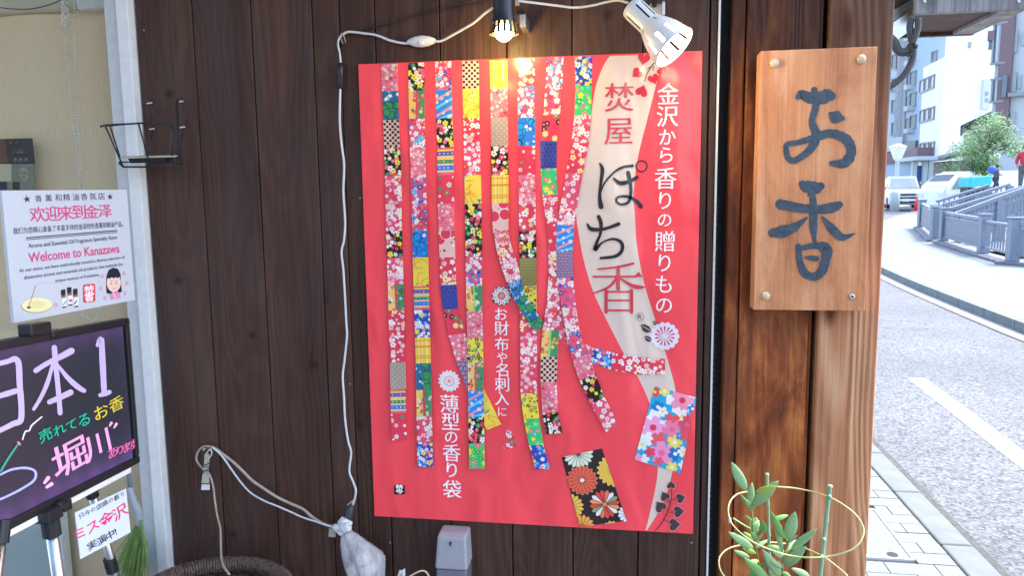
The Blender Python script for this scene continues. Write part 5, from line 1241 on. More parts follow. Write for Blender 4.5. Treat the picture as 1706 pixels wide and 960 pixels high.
# near pavement: joint bed, pavers, kerb
sheet_strip("near_pavement_bed", lambda y: -2.2, lambda y: 1.958, [-60, -20, -2, 0, 1, 2, 4, 6, 10, 14], -.008, M_JOINT)
pv = empty("near_pavement", (1.5, 2, 0)); pv["kind"] = "structure"
rb = random.Random(4); pw, ph_ = .2, .1
pmesh = {}
def paver_mesh(w, h):
    k = (round(w, 3), round(h, 3))
    if k not in pmesh:
        o = G().box(-w/2+.002, w/2-.002, -h/2+.002, h/2-.002, -.02, 0).build("paver", M_PAVE, pv, origin=(0, 0, 0)); pmesh[k] = o.data; bpy.data.objects.remove(o)
    return pmesh[k]
bed = G()
cover = (1.60, 1.80, 1.625, 2.15)
for j in range(-14, 62):
    y = .05+j*ph_; off = (j % 2)*pw/2
    for i in range(-8, 12):
        xc = 1.06+off+i*pw
        x0 = max(xc-pw/2, -.55 if y < .1 else 1.09); x1 = min(xc+pw/2, 1.955)
        if x1-x0 < .03: continue
        if x0 < cover[1] and x1 > cover[0] and y+.05 > cover[2] and y-.05 < cover[3]:
            if x0 < cover[0]-.03: x1 = cover[0]
            elif x1 > cover[1]+.03: x0 = cover[1]
            else: continue
        if 1.2 < y < 3.6:
            o = bpy.data.objects.new("paver", paver_mesh(x1-x0, ph_)); COL.objects.link(o); o.parent = pv
            o.location = Vector(((x0+x1)/2, y, rb.uniform(-.0012, .0012)))-WL[pv]; WL[o] = Vector(((x0+x1)/2, y, 0))
        else: bed.box(x0+.002, x1-.002, y-ph_/2+.002, y+ph_/2-.002, -.02, rb.uniform(-.001, .001))
o = bed.build("paver_field", M_PAVE, pv); o["kind"] = "stuff"
y = -3.
while y < 9:
    G().box(1.962, 2.098, y+.003, y+.597, -.14, .002).build("kerb_stone", M_KERB, pv, origin=(2.03, y+.3, 0), bevel=.012, seg=3); y += .6
sheet_strip("gutter", lambda y: 2.099, lambda y: 2.24, [-10, -2, 0, 3, 6, 9], -.112, asphalt("wet_gutter", (.035, .04, .035), (.12, .13, .12), 120))
hc = empty("utility_cover", (1.7, 1.88, 0), "rectangular paved utility cover set into the brick pavement beside the kerb", "cover")
g = G(); x0, x1, y0, y1 = cover
for a in ((x0+.003, x0+.012, y0+.003, y1-.003), (x1-.012, x1-.003, y0+.003, y1-.003), (x0+.0125, x1-.0125, y0+.003, y0+.012), (x0+.0125, x1-.0125, y1-.012, y1-.003)): g.box(*a, -.02, .003)
g.build("cover_frame", M_ALU2, hc)
G().box(x0+.016, x1-.016, y0+.016, y1-.016, -.02, -.0005).build("cover_plate", M_PAVE, hc)
G().lathe([(.0, .001), (.022, .001), (.024, -.004)], (x0+.12, y0+.045, 0), (0, 0, 1), 18).build("lift_socket", M_RUBBER, hc)
# painted line
a, b_ = on_z(1517, 630, -.11), on_z(1700, 770, -.11)
g = G(); wl_ = .075
x0_, y0_, x1_, y1_ = 2.92, 4.72, 2.92, 4.72
c0_, c1_ = on_z(1526, 630, -.114), on_z(1700, 763, -.114); dirv = (c1_-c0_).normalized(); c1_ = c0_+dirv*6; sdv = Vector((-dirv.y, dirv.x, 0))*wl_
g.add([c0_-sdv, c0_+sdv, c1_+sdv, c1_-sdv], [(0, 1, 2, 3)]); tag(g.build("road_marking", M_PAINT), kind="structure")
g = G(); nmh = 40; mc = on_z(1502, 541, -.114)
g.add([(mc.x+math.cos(2*math.pi*k/nmh)*r, mc.y+math.sin(2*math.pi*k/nmh)*r, mc.z) for r in (.315, .33) for k in range(nmh)], [(k, (k+1) % nmh, nmh+(k+1) % nmh, nmh+k) for k in range(nmh)])
g.add([(mc.x+math.cos(2*math.pi*k/nmh)*r, mc.y+math.sin(2*math.pi*k/nmh)*r, mc.z) for r in (.0, .24) for k in range(nmh)], [(k, (k+1) % nmh, nmh+(k+1) % nmh, nmh+k) for k in range(nmh)]) if False else None
tag(g.build("manhole_cover", simple("iron_cover", (.16, .17, .18), .7, .2, .2, 30)), "round iron manhole cover in the near lane of the road", "manhole cover")
# far pavement and kerb
fs_ = tabf([(-60, 7.2), (10, 7.5), (13.8, 7.75), (16, 8.1), (21, 9.2), (26, 10.9), (32, 13.6), (40, 17.6), (60, 27)])
sheet_strip("far_pavement", lambda y: fk(y)+.13, lambda y: fs_(y)+.6, yr, .004, M_CONC)
far = empty("far_kerb", (5.2, 8, 0)); far["kind"] = "structure"
yy = [-10+k*.9 for k in range(34)]
for k, (y0, y1) in enumerate(zip(yy, yy[1:])):
    g = G(); x0, x1 = fk(y0), fk(y1); zA, zB = gz(y0), gz(y1)
    g.add([(x0, y0+.006, zA-.13), (x0+.13, y0+.006, zA-.13), (x1+.13, y1-.006, zB-.13), (x1, y1-.006, zB-.13), (x0, y0+.006, zA+.006), (x0+.13, y0+.006, zA+.006), (x1+.13, y1-.006, zB+.006), (x1, y1-.006, zB+.006)],
          [(3, 2, 1, 0), (4, 5, 6, 7), (0, 1, 5, 4), (1, 2, 6, 5), (2, 3, 7, 6), (3, 0, 4, 7)])
    g.build("kerb_stone", M_KERB, far)
sheet_strip("far_gutter", lambda y: fk(y)-.20, lambda y: fk(y)-.001, yr, -.114, simple("gutter_concrete", (.28, .28, .28), .85, 0, .1, 8))
sheet_strip("gutter_joint", lambda y: fk(y)-.235, lambda y: fk(y)-.20, yr, -.113, simple("gutter_dirt", (.05, .05, .055), .9, 0, .4, 12))

# canal railings
M_RAIL = simple("blue_grey_rail", (.175, .205, .265), .5, 0, .1, 12)
M_PLINTH = simple("plinth_stone", (.17, .17, .19), .85, 0, .25, 6, .2)
def gp(x, y):
    p = on_ground(x, y); return p
def railing(name, P, label, mode, plinth=True, h=.93, post=.20, capped=True):
    """P: ground points of the posts"""
    e = empty(name, P[0], label, "railing", "grey railing sections along the canal pavement")
    for p in P:
        if post:
            o = G().box(p.x-post/2, p.x+post/2, p.y-post/2, p.y+post/2, p.z+.07, p.z+h).build("post", M_RAIL, e, bevel=.012)
            if capped: G().box(p.x-post/2-.02, p.x+post/2+.02, p.y-post/2-.02, p.y+post/2+.02, p.z+h+.001, p.z+h+.045).build("cap", M_RAIL, o, bevel=.01)
    for a, b_, md in zip(P, P[1:], mode):
        d = (b_-a); L3 = d.length; u = d/L3; s_ = u*(post/2+.002)
        A, B = a+s_, b_-s_
        for zz, hh_, ww in ((.84, .06, .09), (.72, .045, .06), (.20, .05, .06)) if md != 'bars' else ((.80, .045, .08), (.22, .05, .06)):
            G().bar(A+Vector((0, 0, zz)), B+Vector((0, 0, zz)), ww, hh_).build("rail", M_RAIL, e)
        L4 = (B-A).length; n = max(3, int(L4/(.115 if md == 'slats' else .17)))
        me0 = None
        for k in range(n):
            c = A+(B-A)*((k+.5)/n)
            w_ = L4/n*(.42 if md == 'slats' else .12)
            z0, z1 = (.226, .696) if md != 'bars' else (.246, .776)
            o = G().bar(c+Vector((0, 0, z0)), c+Vector((0, 0, z1)), .03, w_*2 if md == 'slats' else .028, up=(u.x, u.y, 0)).build("baluster", M_RAIL, e)
    if plinth or not post:
        for a, b_ in zip(P, P[1:]):
            u = (b_-a).normalized()*(1 if post else -.12); G().bar(a-u*.25+Vector((0, 0, .035)), b_+u*.25+Vector((0, 0, .035)), .42, .066).build("plinth", M_PLINTH, e, bevel=.02)
    return e
p0, p1, p2, p3, p4 = gp(1534, 381), gp(1556, 402), gp(1571, 406), gp(1637, 427), gp(1686, 441)
railing("railing", [p0, p1], "short blue grey railing section farthest up the pavement next to the traffic cone", ['slats'])
railing("railing", [p2, p3], "blue grey railing section with a closed slatted panel along the canal pavement", ['slats'])
q3 = p3+Vector((.22, .02, 0)); p4b = p4+Vector((.1, .9, 0))
ub = (p4-p3).normalized()*.13; railing("railing", [p3+ub, p4-ub], "railing section with thin upright bars between two thick grey posts", ['bars'], post=0, capped=False, plinth=False)
p5 = p4+Vector((2.0, -2.6, 0)); p5.z = p4.z
railing("railing", [p4, p5], "nearest blue grey railing section cut by the right edge of the photo", ['slats'])
# arched footbridges crossing the canal: sloping handrails
def bridge_rail(name, a, b_, Yp, label, n=16, th=.09, bal=True):
    A, B = on_y(*a, Yp), on_y(*b_, Yp); B2 = A+(B-A)*1.25
    e = empty(name, (A.x, A.y, 0), label, "handrail", "sloping handrails of the canal footbridges")
    G().bar(A, B2, .14, th).build("top_rail", M_RAIL, e, bevel=.01); dz = Vector((0, 0, .22))
    G().bar(A-dz, B2-dz, .07, .06).build("mid_rail", M_RAIL, e); dz = Vector((0, 0, .78)); G().bar(A-dz, B2-dz, .10, .10).build("base_rail", M_RAIL, e)
    for k in range(n):
        c = A+(B2-A)*((k+.5)/n); 
        if bal: G().bar(c-Vector((0, 0, .73)), c-Vector((0, 0, th/2+.001)), .035, .035, up=(0, 1, 0)).build("baluster", M_RAIL, e)
    for k in (.5, 1):
        c = A+(B2-A)*k; zg_ = gz(c.y); G().box(c.x-.09, c.x+.09, c.y-.09, c.y+.09, zg_+.005, c.z-th/2-.002).build("post", M_RAIL, e)
    return e
bridge_rail("handrail", (1592, 357), (1712, 313), 20, "nearest sloping grey handrail rising to the right over the canal", 26, .11)
bridge_rail("handrail", (1584, 348), (1690, 316), 22.5, "second sloping handrail, behind the nearest one over the canal", 16, .09)
bridge_rail("handrail", (1572, 341), (1660, 314), 25, "third sloping handrail, ending below the white truck's load bed", 12, .09)
bridge_rail("handrail", (1560, 336), (1630, 314), 28, "farthest sloping handrail, right in front of the white truck", 10, .09)
dk = G(); dk.add([(9.2, 17.9, gz(18)+.02), (16, 17.9, .75), (16, 30, .9), (12, 30, gz(30)+.02)], [(0, 1, 2, 3)]); tag(dk.build("bridge_deck", M_CONC), kind="structure")

# traffic cone
c = gp(1527, 352); cone = empty("traffic_cone", c, "red traffic cone standing on the pavement in front of the white car", "cone")
G().box(c.x-.2, c.x+.2, c.y-.2, c.y+.2, c.z+.006, c.z+.045).build("cone_base", simple("cone_red_dark", (.5, .04, .04), .5), cone, bevel=.01)
G().lathe([(.16, .046), (.045, .68), (.02, .70)], c, (0, 0, 1), 20).build("cone_body", simple("cone_red", (.75, .035, .05), .45), cone, smooth=True)

# ------------------------------------------------------------------ vehicles
M_CARW = simple("white_car_paint", (.72, .73, .74), .2, 0, .02, 5); M_GLASSC = simple("car_glass", (.03, .04, .05), .06, 0, .1, 3, spec=.9)
M_DARKT = simple("dark_trim", (.02, .02, .022), .5); M_TYRE = simple("tyre_rubber", (.02, .02, .02), .8); M_LIGHTG = simple("headlight_lens", (.6, .62, .65), .1)
M_CYAN = simple("turquoise_tarp", (.015, .42, .48), .5, 0, .08, 4)
def local(e, rz):
    R3 = Matrix.Rotation(rz, 3, 'Z'); o = WL[e]
    return lambda p: o+R3 @ Vector(p)
def hull(pts_by_section, T):
    g = G(); n = len(pts_by_section[0]); vs = [T(p) for s_ in pts_by_section for p in s_]; m_ = len(pts_by_section)
    fs = [(i*n+k, i*n+(k+1) % n, (i+1)*n+(k+1) % n, (i+1)*n+k) for i in range(m_-1) for k in range(n)]
    fs += [tuple(range(n-1, -1, -1)), tuple(range((m_-1)*n, m_*n))]; return g.add(vs, fs)
def wheel(e, T, x, y, r, w):
    wv = T((x, y, r)); ax_ = (T((x+1, y, r))-wv)
    o = G().lathe([(r*.6, -w/2), (r*.95, -w/2), (r, -w/2+.02), (r, w/2-.02), (r*.95, w/2), (r*.6, w/2)], wv, ax_, 24, cap=False).build("tyre", M_TYRE, e, smooth=True)
    G().lathe([(0, -w/2+.02), (r*.6, -w/2+.01), (r*.6, w/2-.01), (0, w/2-.02)], wv, ax_, 16).build("rim", M_STEEL, o)
def section(w, z0, z1, y, tw=None):
    tw = tw or w; zc = (z0+z1)/2
    return [(-w*.96, y, z0), (w*.96, y, z0), (w, y, z0+.1), (w, y, zc), (tw, y, z1-.05), (tw*.93, y, z1), (-tw*.93, y, z1), (-tw, y, z1-.05), (-w, y, zc), (-w, y, z0+.1)]
def panel(g, T, pts, th=.015):
    P = [T(p) for p in pts]; nn = (P[1]-P[0]).cross(P[2]-P[0]).normalized()*th; n = len(P)
    g.add(P+[p+nn for p in P], [tuple(range(n)), tuple(range(2*n-1, n-1, -1))]+[(i, n+i, n+(i+1) % n, (i+1) % n) for i in range(n)])
# white SUV facing us
zc_ = gp(1501, 347); e = empty("parked_suv", zc_, "white boxy car facing the camera behind the red traffic cone", "car"); T = local(e, -.22)
W2 = .87
hull([section(W2*.90, .30, .92, -2.15), section(W2*.98, .24, .98, -2.02), section(W2, .22, 1.05, -1.2), section(W2, .22, 1.12, -.7), section(W2, .22, 1.12, 2.0), section(W2*.95, .3, 1.0, 2.15)], T).build("body", M_CARW, e, smooth=False, bevel=.03)
hull([section(W2*.94, 1.121, 1.15, -.75, W2*.92), section(W2*.93, 1.121, 1.83, -.1, W2*.80), section(W2*.93, 1.121, 1.86, .6, W2*.8), section(W2*.93, 1.121, 1.80, 1.95, W2*.78), section(W2*.92, 1.121, 1.3, 2.1, W2*.86)], T).build("cabin", M_CARW, e, bevel=.02)
g = G(); panel(g, T, [(-.70, -.74, 1.19), (.70, -.74, 1.19), (.62, -.20, 1.74), (-.62, -.20, 1.74)]); g.build("windscreen", simple("bright_glass", (.22, .28, .30), .08, 0, .2, 1.5, spec=1), e)
for s_ in (-1, 1):
    g = G(); panel(g, T, [(s_*.835, -.45, 1.22), (s_*.835, 1.7, 1.22), (s_*.745, 1.6, 1.72), (s_*.745, 0, 1.72)] if s_ > 0 else [(s_*.835, 1.7, 1.22), (s_*.835, -.45, 1.22), (s_*.745, 0, 1.72), (s_*.745, 1.6, 1.72)]); g.build("side_window", M_GLASSC, e)
    g = G(); g.obox(T((s_*.66, -2.14, .80)), T((.15, 0, 0))-T((0, 0, 0)), T((0, .04, 0))-T((0, 0, 0)), (0, 0, .075)); g.build("headlight", M_LIGHTG, e, bevel=.02)
    g = G(); g.obox(T((s_*.98, -.55, 1.16)), T((.09, 0, 0))-T((0, 0, 0)), T((0, .05, 0))-T((0, 0, 0)), (0, 0, .08)); g.build("mirror", M_DARKT, e, bevel=.02)
    for y_ in (-1.35, 1.35): wheel(e, T, s_*.80, y_, .33, .2)
g = G(); ux = T((1, 0, 0))-T((0, 0, 0)); uy = T((0, 1, 0))-T((0, 0, 0))
g.obox(T((0, -2.16, .80)), ux*.48, uy*.03, (0, 0, .05)); g.obox(T((0, -2.12, .62)), ux*.78, uy*.05, (0, 0, .05)); g.obox(T((0, -2.12, .38)), ux*.80, uy*.05, (0, 0, .06)); g.build("grille", M_DARKT, e, bevel=.01)
g = G(); g.obox(T((0, -2.20, .50)), ux*.165, uy*.01, (0, 0, .08)); g.build("number_plate", M_LAMPW, e)
g = G(); g.obox(T((0, -2.14, .49)), ux*.82, uy*.05, (0, 0, .05)); g.build("bumper", M_CARW, e, bevel=.02)
# white light truck with turquoise load, side on, facing left
tk = on_y(1601, 340, 36); tk.z = .455; e = empty("light_truck", tk, "white light truck facing left with a turquoise covered load behind the sloping handrails", "truck"); T = local(e, -1.15)
hull([section(.72, .36, 1.0, -1.75, .70), section(.74, .32, 1.25, -1.6, .72), section(.74, .32, 1.78, -.95, .64), section(.74, .32, 1.83, -.6, .64), section(.74, .32, 1.80, -.25, .64)], T).build("cab", M_CARW, e, bevel=.03)
for s_ in (-1, 1):
    g = G(); pts = [(s_*.752, -1.30, 1.10), (s_*.752, -.42, 1.10), (s_*.665, -.42, 1.62), (s_*.665, -.90, 1.62)]
    panel(g, T, pts if s_ > 0 else [pts[1], pts[0], pts[3], pts[2]]); g.build("side_window", M_GLASSC, e)
    for y_ in (-1.2, 1.15): wheel(e, T, s_*.62, y_, .27, .15)
    g = G(); ux = T((1, 0, 0))-T((0, 0, 0)); uy = T((0, 1, 0))-T((0, 0, 0)); g.obox(T((s_*.55, -1.74, .82)), ux*.12, uy*.03, (0, 0, .08)); g.build("headlight", M_LIGHTG, e)
    g = G(); g.obox(T((s_*.75, -.36, .98)), ux*.01, uy*.07, (0, 0, .02)); g.build("door_handle", M_DARKT, e)
g = G(); panel(g, T, [(-.62, -1.62, 1.20), (.62, -1.62, 1.20), (.56, -1.0, 1.74), (-.56, -1.0, 1.74)]); g.build("windscreen", M_GLASSC, e)
g = G(); g.obox(T((0, .75, .60)), ux*.70, uy*.98, (0, 0, .05))
for s_ in (-1, 1): g.obox(T((s_*.70, .75, .78)), ux*.02, uy*.98, (0, 0, .13))
g.obox(T((0, 1.75, .78)), ux*.70, uy*.02, (0, 0, .13)); g.build("load_bed", M_CARW, e, bevel=.01)
A = on_y(1616, 312, 33); B = on_y(1659, 292, 33)
e = empty("cargo_box", (A.x, 33, A.z), "turquoise covered load on the bed of the white light truck", "load")
g = G(); g.add([(A.x, 33, A.z), (B.x, 33.3, A.z+.10), (B.x, 34.4, A.z+.10), (A.x, 34.2, A.z), (A.x, 33, A.z+.42), (B.x, 33.3, B.z), (B.x, 34.4, B.z), (A.x, 34.2, A.z+.42)], [(3, 2, 1, 0), (4, 5, 6, 7), (0, 1, 5, 4), (1, 2, 6, 5), (2, 3, 7, 6), (3, 0, 4, 7)])
g.build("tarpaulin", M_CYAN, e, bevel=.03)
g = G(); g.box(A.x+.1, B.x-.1, 33.4, 34.2, gz(33), A.z-.002); g.build("support", M_DARKT, e)

# ------------------------------------------------------------------ people
M_SKIN = simple("skin", (.45, .27, .19), .6); M_HAIR = simple("dark_hair", (.02, .015, .014), .6)
def person(base, facing, h, pose, top, trousers, label, extra=None):
    e = empty("person", base, label, "person"); T0 = local(e, facing); s_ = h/1.7
    J = pose
    def grow(name, joints, edges, mat, sub=2):
        me = bpy.data.meshes.new(name); keys = list(joints)
        me.from_pydata([tuple(T0(Vector(joints[k][0])*s_)-WL[e]) for k in keys], [(keys.index(a), keys.index(b_)) for a, b_ in edges], [])
        o = bpy.data.objects.new(name, me); COL.objects.link(o); o.parent = e; me.materials.append(mat)
        md = o.modifiers.new("skin", 'SKIN')
        for k, v in zip(keys, me.skin_vertices[0].data): v.radius = (joints[k][1]*s_, joints[k][1]*s_)
        me.skin_vertices[0].data[0].use_root = True
        sm = o.modifiers.new("sub", 'SUBSURF'); sm.levels = 1; sm.render_levels = sub; WL[o] = WL[e]; return o
    body = dict(pelvis=((0, 0, .92), .14), waist=((0, J.get('lean', 0)*.3, 1.08), .125), chest=((0, J.get('lean', 0)*.8, 1.30), .15), neck=((0, J.get('lean', 0), 1.46), .055), jaw=((0, J.get('lean', 0)-.02, 1.54), .07), head=((0, J.get('lean', 0)-.015, 1.62), .095), crown=((0, J.get('lean', 0), 1.68), .07),
        ls=((.19, J.get('lean', 0)*.85, 1.39), .06), le=(J['le'], .045), lw=(J['lw'], .03), lh=((J['lw'][0], J['lw'][1]-.07, J['lw'][2]-.03), .028), rs=((-.19, J.get('lean', 0)*.85, 1.39), .06), re=(J['re'], .045), rw=(J['rw'], .03), rh=((J['rw'][0], J['rw'][1]-.07, J['rw'][2]-.03), .028),
        lhip=((.10, 0, .86), .10), lk=(J['lk'], .065), la=(J['la'], .04), lt=((J['la'][0]+.02, J['la'][1]-.16, .035), .035), rhip=((-.10, 0, .86), .10), rk=(J['rk'], .065), ra=(J['ra'], .04), rt=((J['ra'][0]-.02, J['ra'][1]-.16, .035), .035))
    ed = [('pelvis', 'waist'), ('waist', 'chest'), ('chest', 'neck'), ('neck', 'jaw'), ('jaw', 'head'), ('head', 'crown'), ('chest', 'ls'), ('ls', 'le'), ('le', 'lw'), ('lw', 'lh'), ('chest', 'rs'), ('rs', 're'), ('re', 'rw'), ('rw', 'rh'), ('pelvis', 'lhip'), ('lhip', 'lk'), ('lk', 'la'), ('la', 'lt'), ('pelvis', 'rhip'), ('rhip', 'rk'), ('rk', 'ra'), ('ra', 'rt')]
    grow("body", body, ed, M_SKIN)
    k = lambda n_, f=1.18: (body[n_][0], body[n_][1]*f+.008)
    grow("shirt", dict(w=k('waist'), p=((0, 0, .95), .16), c=k('chest', 1.05), n=((0, J.get('lean', 0)*.95, 1.41), .07), ls=k('ls'), le=k('le'), lw=(tuple(Vector(J['le'])*.25+Vector(J['lw'])*.75), .045), rs=k('rs'), re=k('re'), rw=(tuple(Vector(J['re'])*.25+Vector(J['rw'])*.75), .045)), [('w', 'p'), ('w', 'c'), ('c', 'n'), ('c', 'ls'), ('ls', 'le'), ('le', 'lw'), ('c', 'rs'), ('rs', 're'), ('re', 'rw')], top)
    grow("trousers", dict(p=((0, 0, .93), .155), lh=k('lhip'), lk=k('lk', 1.2), la=((J['la'][0], J['la'][1], J['la'][2]+.05), .06), rh=k('rhip'), rk=k('rk', 1.2), ra=((J['ra'][0], J['ra'][1], J['ra'][2]+.05), .06)), [('p', 'lh'), ('lh', 'lk'), ('lk', 'la'), ('p', 'rh'), ('rh', 'rk'), ('rk', 'ra')], trousers)
    hd = T0(Vector((0, J.get('lean', 0)+.012, 1.645))*s_); G().ball(hd+Vector((0, 0, .012)), .108*s_, 12, 8, (1, 1.05, .92)).build("hair", M_HAIR, e, smooth=True)
    g = G()
    for sx in (-1, 1): g.ball(T0(Vector((sx*.035, J.get('lean', 0)-.105, 1.60))*s_), .012*s_, 6, 4)
    g.build("eyes", M_DARKT, e); 
    g = G(); g.ball(T0(Vector((0, J.get('lean', 0)-.115, 1.57))*s_), .018*s_, 6, 4); g.build("nose", M_SKIN, e)
    return e, T0
M_NAVY = simple("navy_cloth", (.03, .04, .07), .8); M_GREYC = simple("grey_cloth", (.10, .10, .12), .8); M_RED = simple("red_cloth", (.5, .03, .05), .8); M_BLUEC = simple("blue_cloth", (.03, .12, .5), .7)
stand = dict(le=(.27, .03, 1.14), lw=(.26, -.05, .92), re=(-.27, .03, 1.14), rw=(-.26, -.05, .92), lk=(.11, -.02, .48), la=(.11, .03, .07), rk=(-.11, -.02, .48), ra=(-.11, .03, .07))
walk = dict(le=(.26, -.08, 1.14), lw=(.20, -.30, 1.12), re=(-.26, -.06, 1.14), rw=(-.18, -.30, 1.12), lk=(.10, -.16, .50), la=(.10, -.16, .07), rk=(-.10, .02, .48), ra=(-.10, .30, .12), lean=-.08)
pb = on_y(1657, 322, 31); pb.z = gz(31)+.30
hh1 = (322-276)/F*(pb-CAM).dot(W_); pb = on_y(1657, 322, 31); e, T = person(pb, 1.35, hh1, walk, M_GREYC, M_NAVY, "person in dark clothes bending forward beside the turquoise load, carrying something blue")
kp = G(); kp.box(pb.x-.6, pb.x+1.2, 30.4, 31.6, gz(31), pb.z-.01); tag(kp.build("raised_walk", M_CONC), kind="structure")
o = G().ball(on_y(1653, 283, 30.9), .16, 14, 8, (1, .6, 1)).build("blue_bundle", M_BLUEC, None, smooth=True); tag(o, "round blue bundle held by the person beside the turquoise load", "bundle")
pc_ = gp(1526.5, 339); hh2 = (339-299)/F*(pc_-CAM).dot(W_)
person(gp(1529, 343), .2, 1.7, stand, M_NAVY, M_NAVY, "small distant person in all dark clothes standing upright just behind the red cone")
pr_ = on_y(1705, 320, 27); person(pr_, -.4, 1.62, stand, M_RED, M_GREYC, "person in a red top at the right edge of the photo behind the handrails")
kp = G(); kp.box(pr_.x-1, pr_.x+1, 26.5, 27.5, gz(27), pr_.z-.01); tag(kp.build("raised_walk", M_CONC), kind="structure")

# ------------------------------------------------------------------ buildings
M_BBLUE = simple("blue_grey_render", (.36, .45, .54), .8, 0, .05, .5); M_BWHITE = simple("white_render", (.78, .78, .78), .8, 0, .03, .5); M_BPALE = simple("pale_render", (.42, .47, .49), .8, 0, .04, .5)
M_WIN = simple("far_window", (.11, .14, .18), .2, 0, .2, .4); M_WINP = simple("pale_window", (.28, .31, .34), .3); M_BRN = simple("brown_facade", (.17, .115, .125), .7); M_FRAME = simple("window_frame_grey", (.22, .24, .27), .5)
def facade_building(name, a, b_, depthY, z1, mat, label, thick=12, yaw=0):
    """front face through the picture columns a and b_ at distance depthY; returns face frame"""
    A, B = on_y(a, 300, depthY), on_y(b_, 300, depthY+yaw); A.z = B.z = 0
    u = (B-A); L2 = u.length; u.normalize(); nrm = Vector((u.y, -u.x, 0)); 
    if nrm.dot(CAM-A) < 0: nrm = -nrm
    e = empty(name, (A+B)/2, label, "building"); z0 = .3
    dv_ = ((A+B)/2-CAM); dv_.z = 0; dv_ = dv_.normalized()*thick; g = G(); g.add([Vector((p.x, p.y, z)) for z in (z0, z1) for p in (A, B, B+dv_, A+dv_)], [(3, 2, 1, 0), (4, 5, 6, 7), (0, 1, 5, 4), (1, 2, 6, 5), (2, 3, 7, 6), (3, 0, 4, 7)]); g.build("wall", mat, e)
    def face(x, y):
        d = ray(x, y); t_ = (A-CAM).dot(nrm)/d.dot(nrm); return CAM+d*t_
    def rect(nm, x0, y0, x1, y1, m_, proud=.06, par=None, frame=False):
        P0, P1 = face(x0, y0), face(x1, y1); c = (P0+P1)/2; w_ = abs((P1-P0).dot(u)); h_ = abs(P0.z-P1.z)
        o = G().obox(c+nrm*proud/2, u*w_/2, nrm*proud/2, (0, 0, h_/2)).build(nm, m_, par or e)
        if frame:
            g = G()
            for s_ in (-1, 1): g.obox(c+u*s_*w_/2+nrm*(proud+.03), u*.05, nrm*.06, (0, 0, h_/2)); g.obox(c+Vector((0, 0, s_*h_/2))+nrm*(proud+.03), u*(w_/2+.1), nrm*.09, (0, 0, .06))
            g.build("frame", M_FRAME, o)
        return o
    return e, rect, face, u, nrm
X1 = lambda x: 1460+x/3.2; Y1_ = lambda y: y/3.2
e, rect, face, u, nrm = facade_building("apartment_block", 1440, 1564, 104, 34, M_BBLUE, "tall blue grey apartment block with window columns at the far left of the street view", yaw=-16)
for r_, yb in enumerate((20, 150, 285, 412, 525, 645)):
    sl_ = 14
    for (xa, xb, dy, hh_) in ((86, 108, 10, 60), (112, 128, 0, 80), (158, 178, -12, 78), (184, 210, -28, 62)):
        rect("window", X1(xa), Y1_(yb+dy), X1(xb), Y1_(yb+dy+hh_), M_WIN, .05, frame=True)
    rect("balcony_rail", X1(186), Y1_(yb+42), X1(204), Y1_(yb+62), M_BPALE, .9)
    rect("window", X1(300), Y1_(yb-8), X1(322), Y1_(yb+36), M_WIN, .05, frame=True)
for xa in (134, 146): rect("drain_pipe", X1(xa), 5, X1(xa+3), Y1_(760), M_FRAME, .15)
rect("shop_sign_band", 1474, Y1_(742), 1509, Y1_(800), M_BPALE, .5); rect("dark_ground_floor", 1474, Y1_(802), 1534, Y1_(860), M_BRN, .3); rect("entrance", 1506, Y1_(757), 1528, Y1_(858), M_WIN, .35)
rect("balcony", 1512, Y1_(815), 1557, Y1_(850), M_BRN, 2.0)
e, rect, face, u, nrm = facade_building("white_building", 1528, 1565, 82, 12.0, M_BWHITE, "white building with small grey windows between the blue block and the blank white tower", yaw=-7)
zt_ = face(1530, 117).z; 
for ob in list(e.children):
    if ob.name.startswith("wall"):
        for v in ob.data.vertices:
            if v.co.z > 5: v.co.z = zt_-WL[e].z
for yb, sl_ in ((430, -.42), (590, -.28), (765, -.1)):
    for xa in (238, 264, 293): rect("window", X1(xa), Y1_(yb+(xa-238)*sl_), X1(xa+17), Y1_(yb+(xa-238)*sl_+58), M_WINP, .05, frame=True)
rect("balcony", X1(222), Y1_(800), X1(308), Y1_(840), M_BRN, 1.5)
e, rect, face, u, nrm = facade_building("white_tower", 1562, 1650, 74, 32, M_BWHITE, "large blank white tower block rising behind the tree")
rect("window", X1(489), Y1_(222), X1(505), Y1_(255), M_WINP, .04); o = rect("vertical_sign", X1(566), Y1_(423), X1(598), Y1_(582), simple("pale_sign", (.55, .58, .6), .6), .25); rect("sign_mark", X1(574), Y1_(490), X1(588), Y1_(510), M_WINP, .3); rect("sign_mark", X1(574), Y1_(525), X1(588), Y1_(545), M_WINP, .3)
e, rect, face, u, nrm = facade_building("corner_building", 1645, 1800, 48, 22, M_BPALE, "pale building with tall brown framed bay windows at the right edge of the photo", yaw=-3)
rect("facade_column", X1(684), 2, X1(706), Y1_(690), M_BRN, .3); rect("wall_panel", X1(604), Y1_(168), X1(638), Y1_(215), M_BRN, .3)
for (xa, ya, xb, yb) in ((638, 130, 684, 335), (628, 425, 678, 540), (615, 628, 660, 700)):
    o = rect("window", X1(xa), Y1_(ya), X1(xb), Y1_(yb), M_WIN, .2, frame=True)
    for k in (.35, .62): x = xa+(xb-xa)*k; rect("glazing_bar", X1(x), Y1_(ya+4), X1(x+5), Y1_(yb-4), M_BPALE, .28, par=o)
rect("window", X1(602), Y1_(216), X1(626), Y1_(262), M_WIN, .1)
rect("side_wing", X1(706), Y1_(180), X1(718), Y1_(310), M_WIN, .2); rect("side_wing", X1(690), Y1_(405), X1(706), Y1_(520), M_WIN, .52)
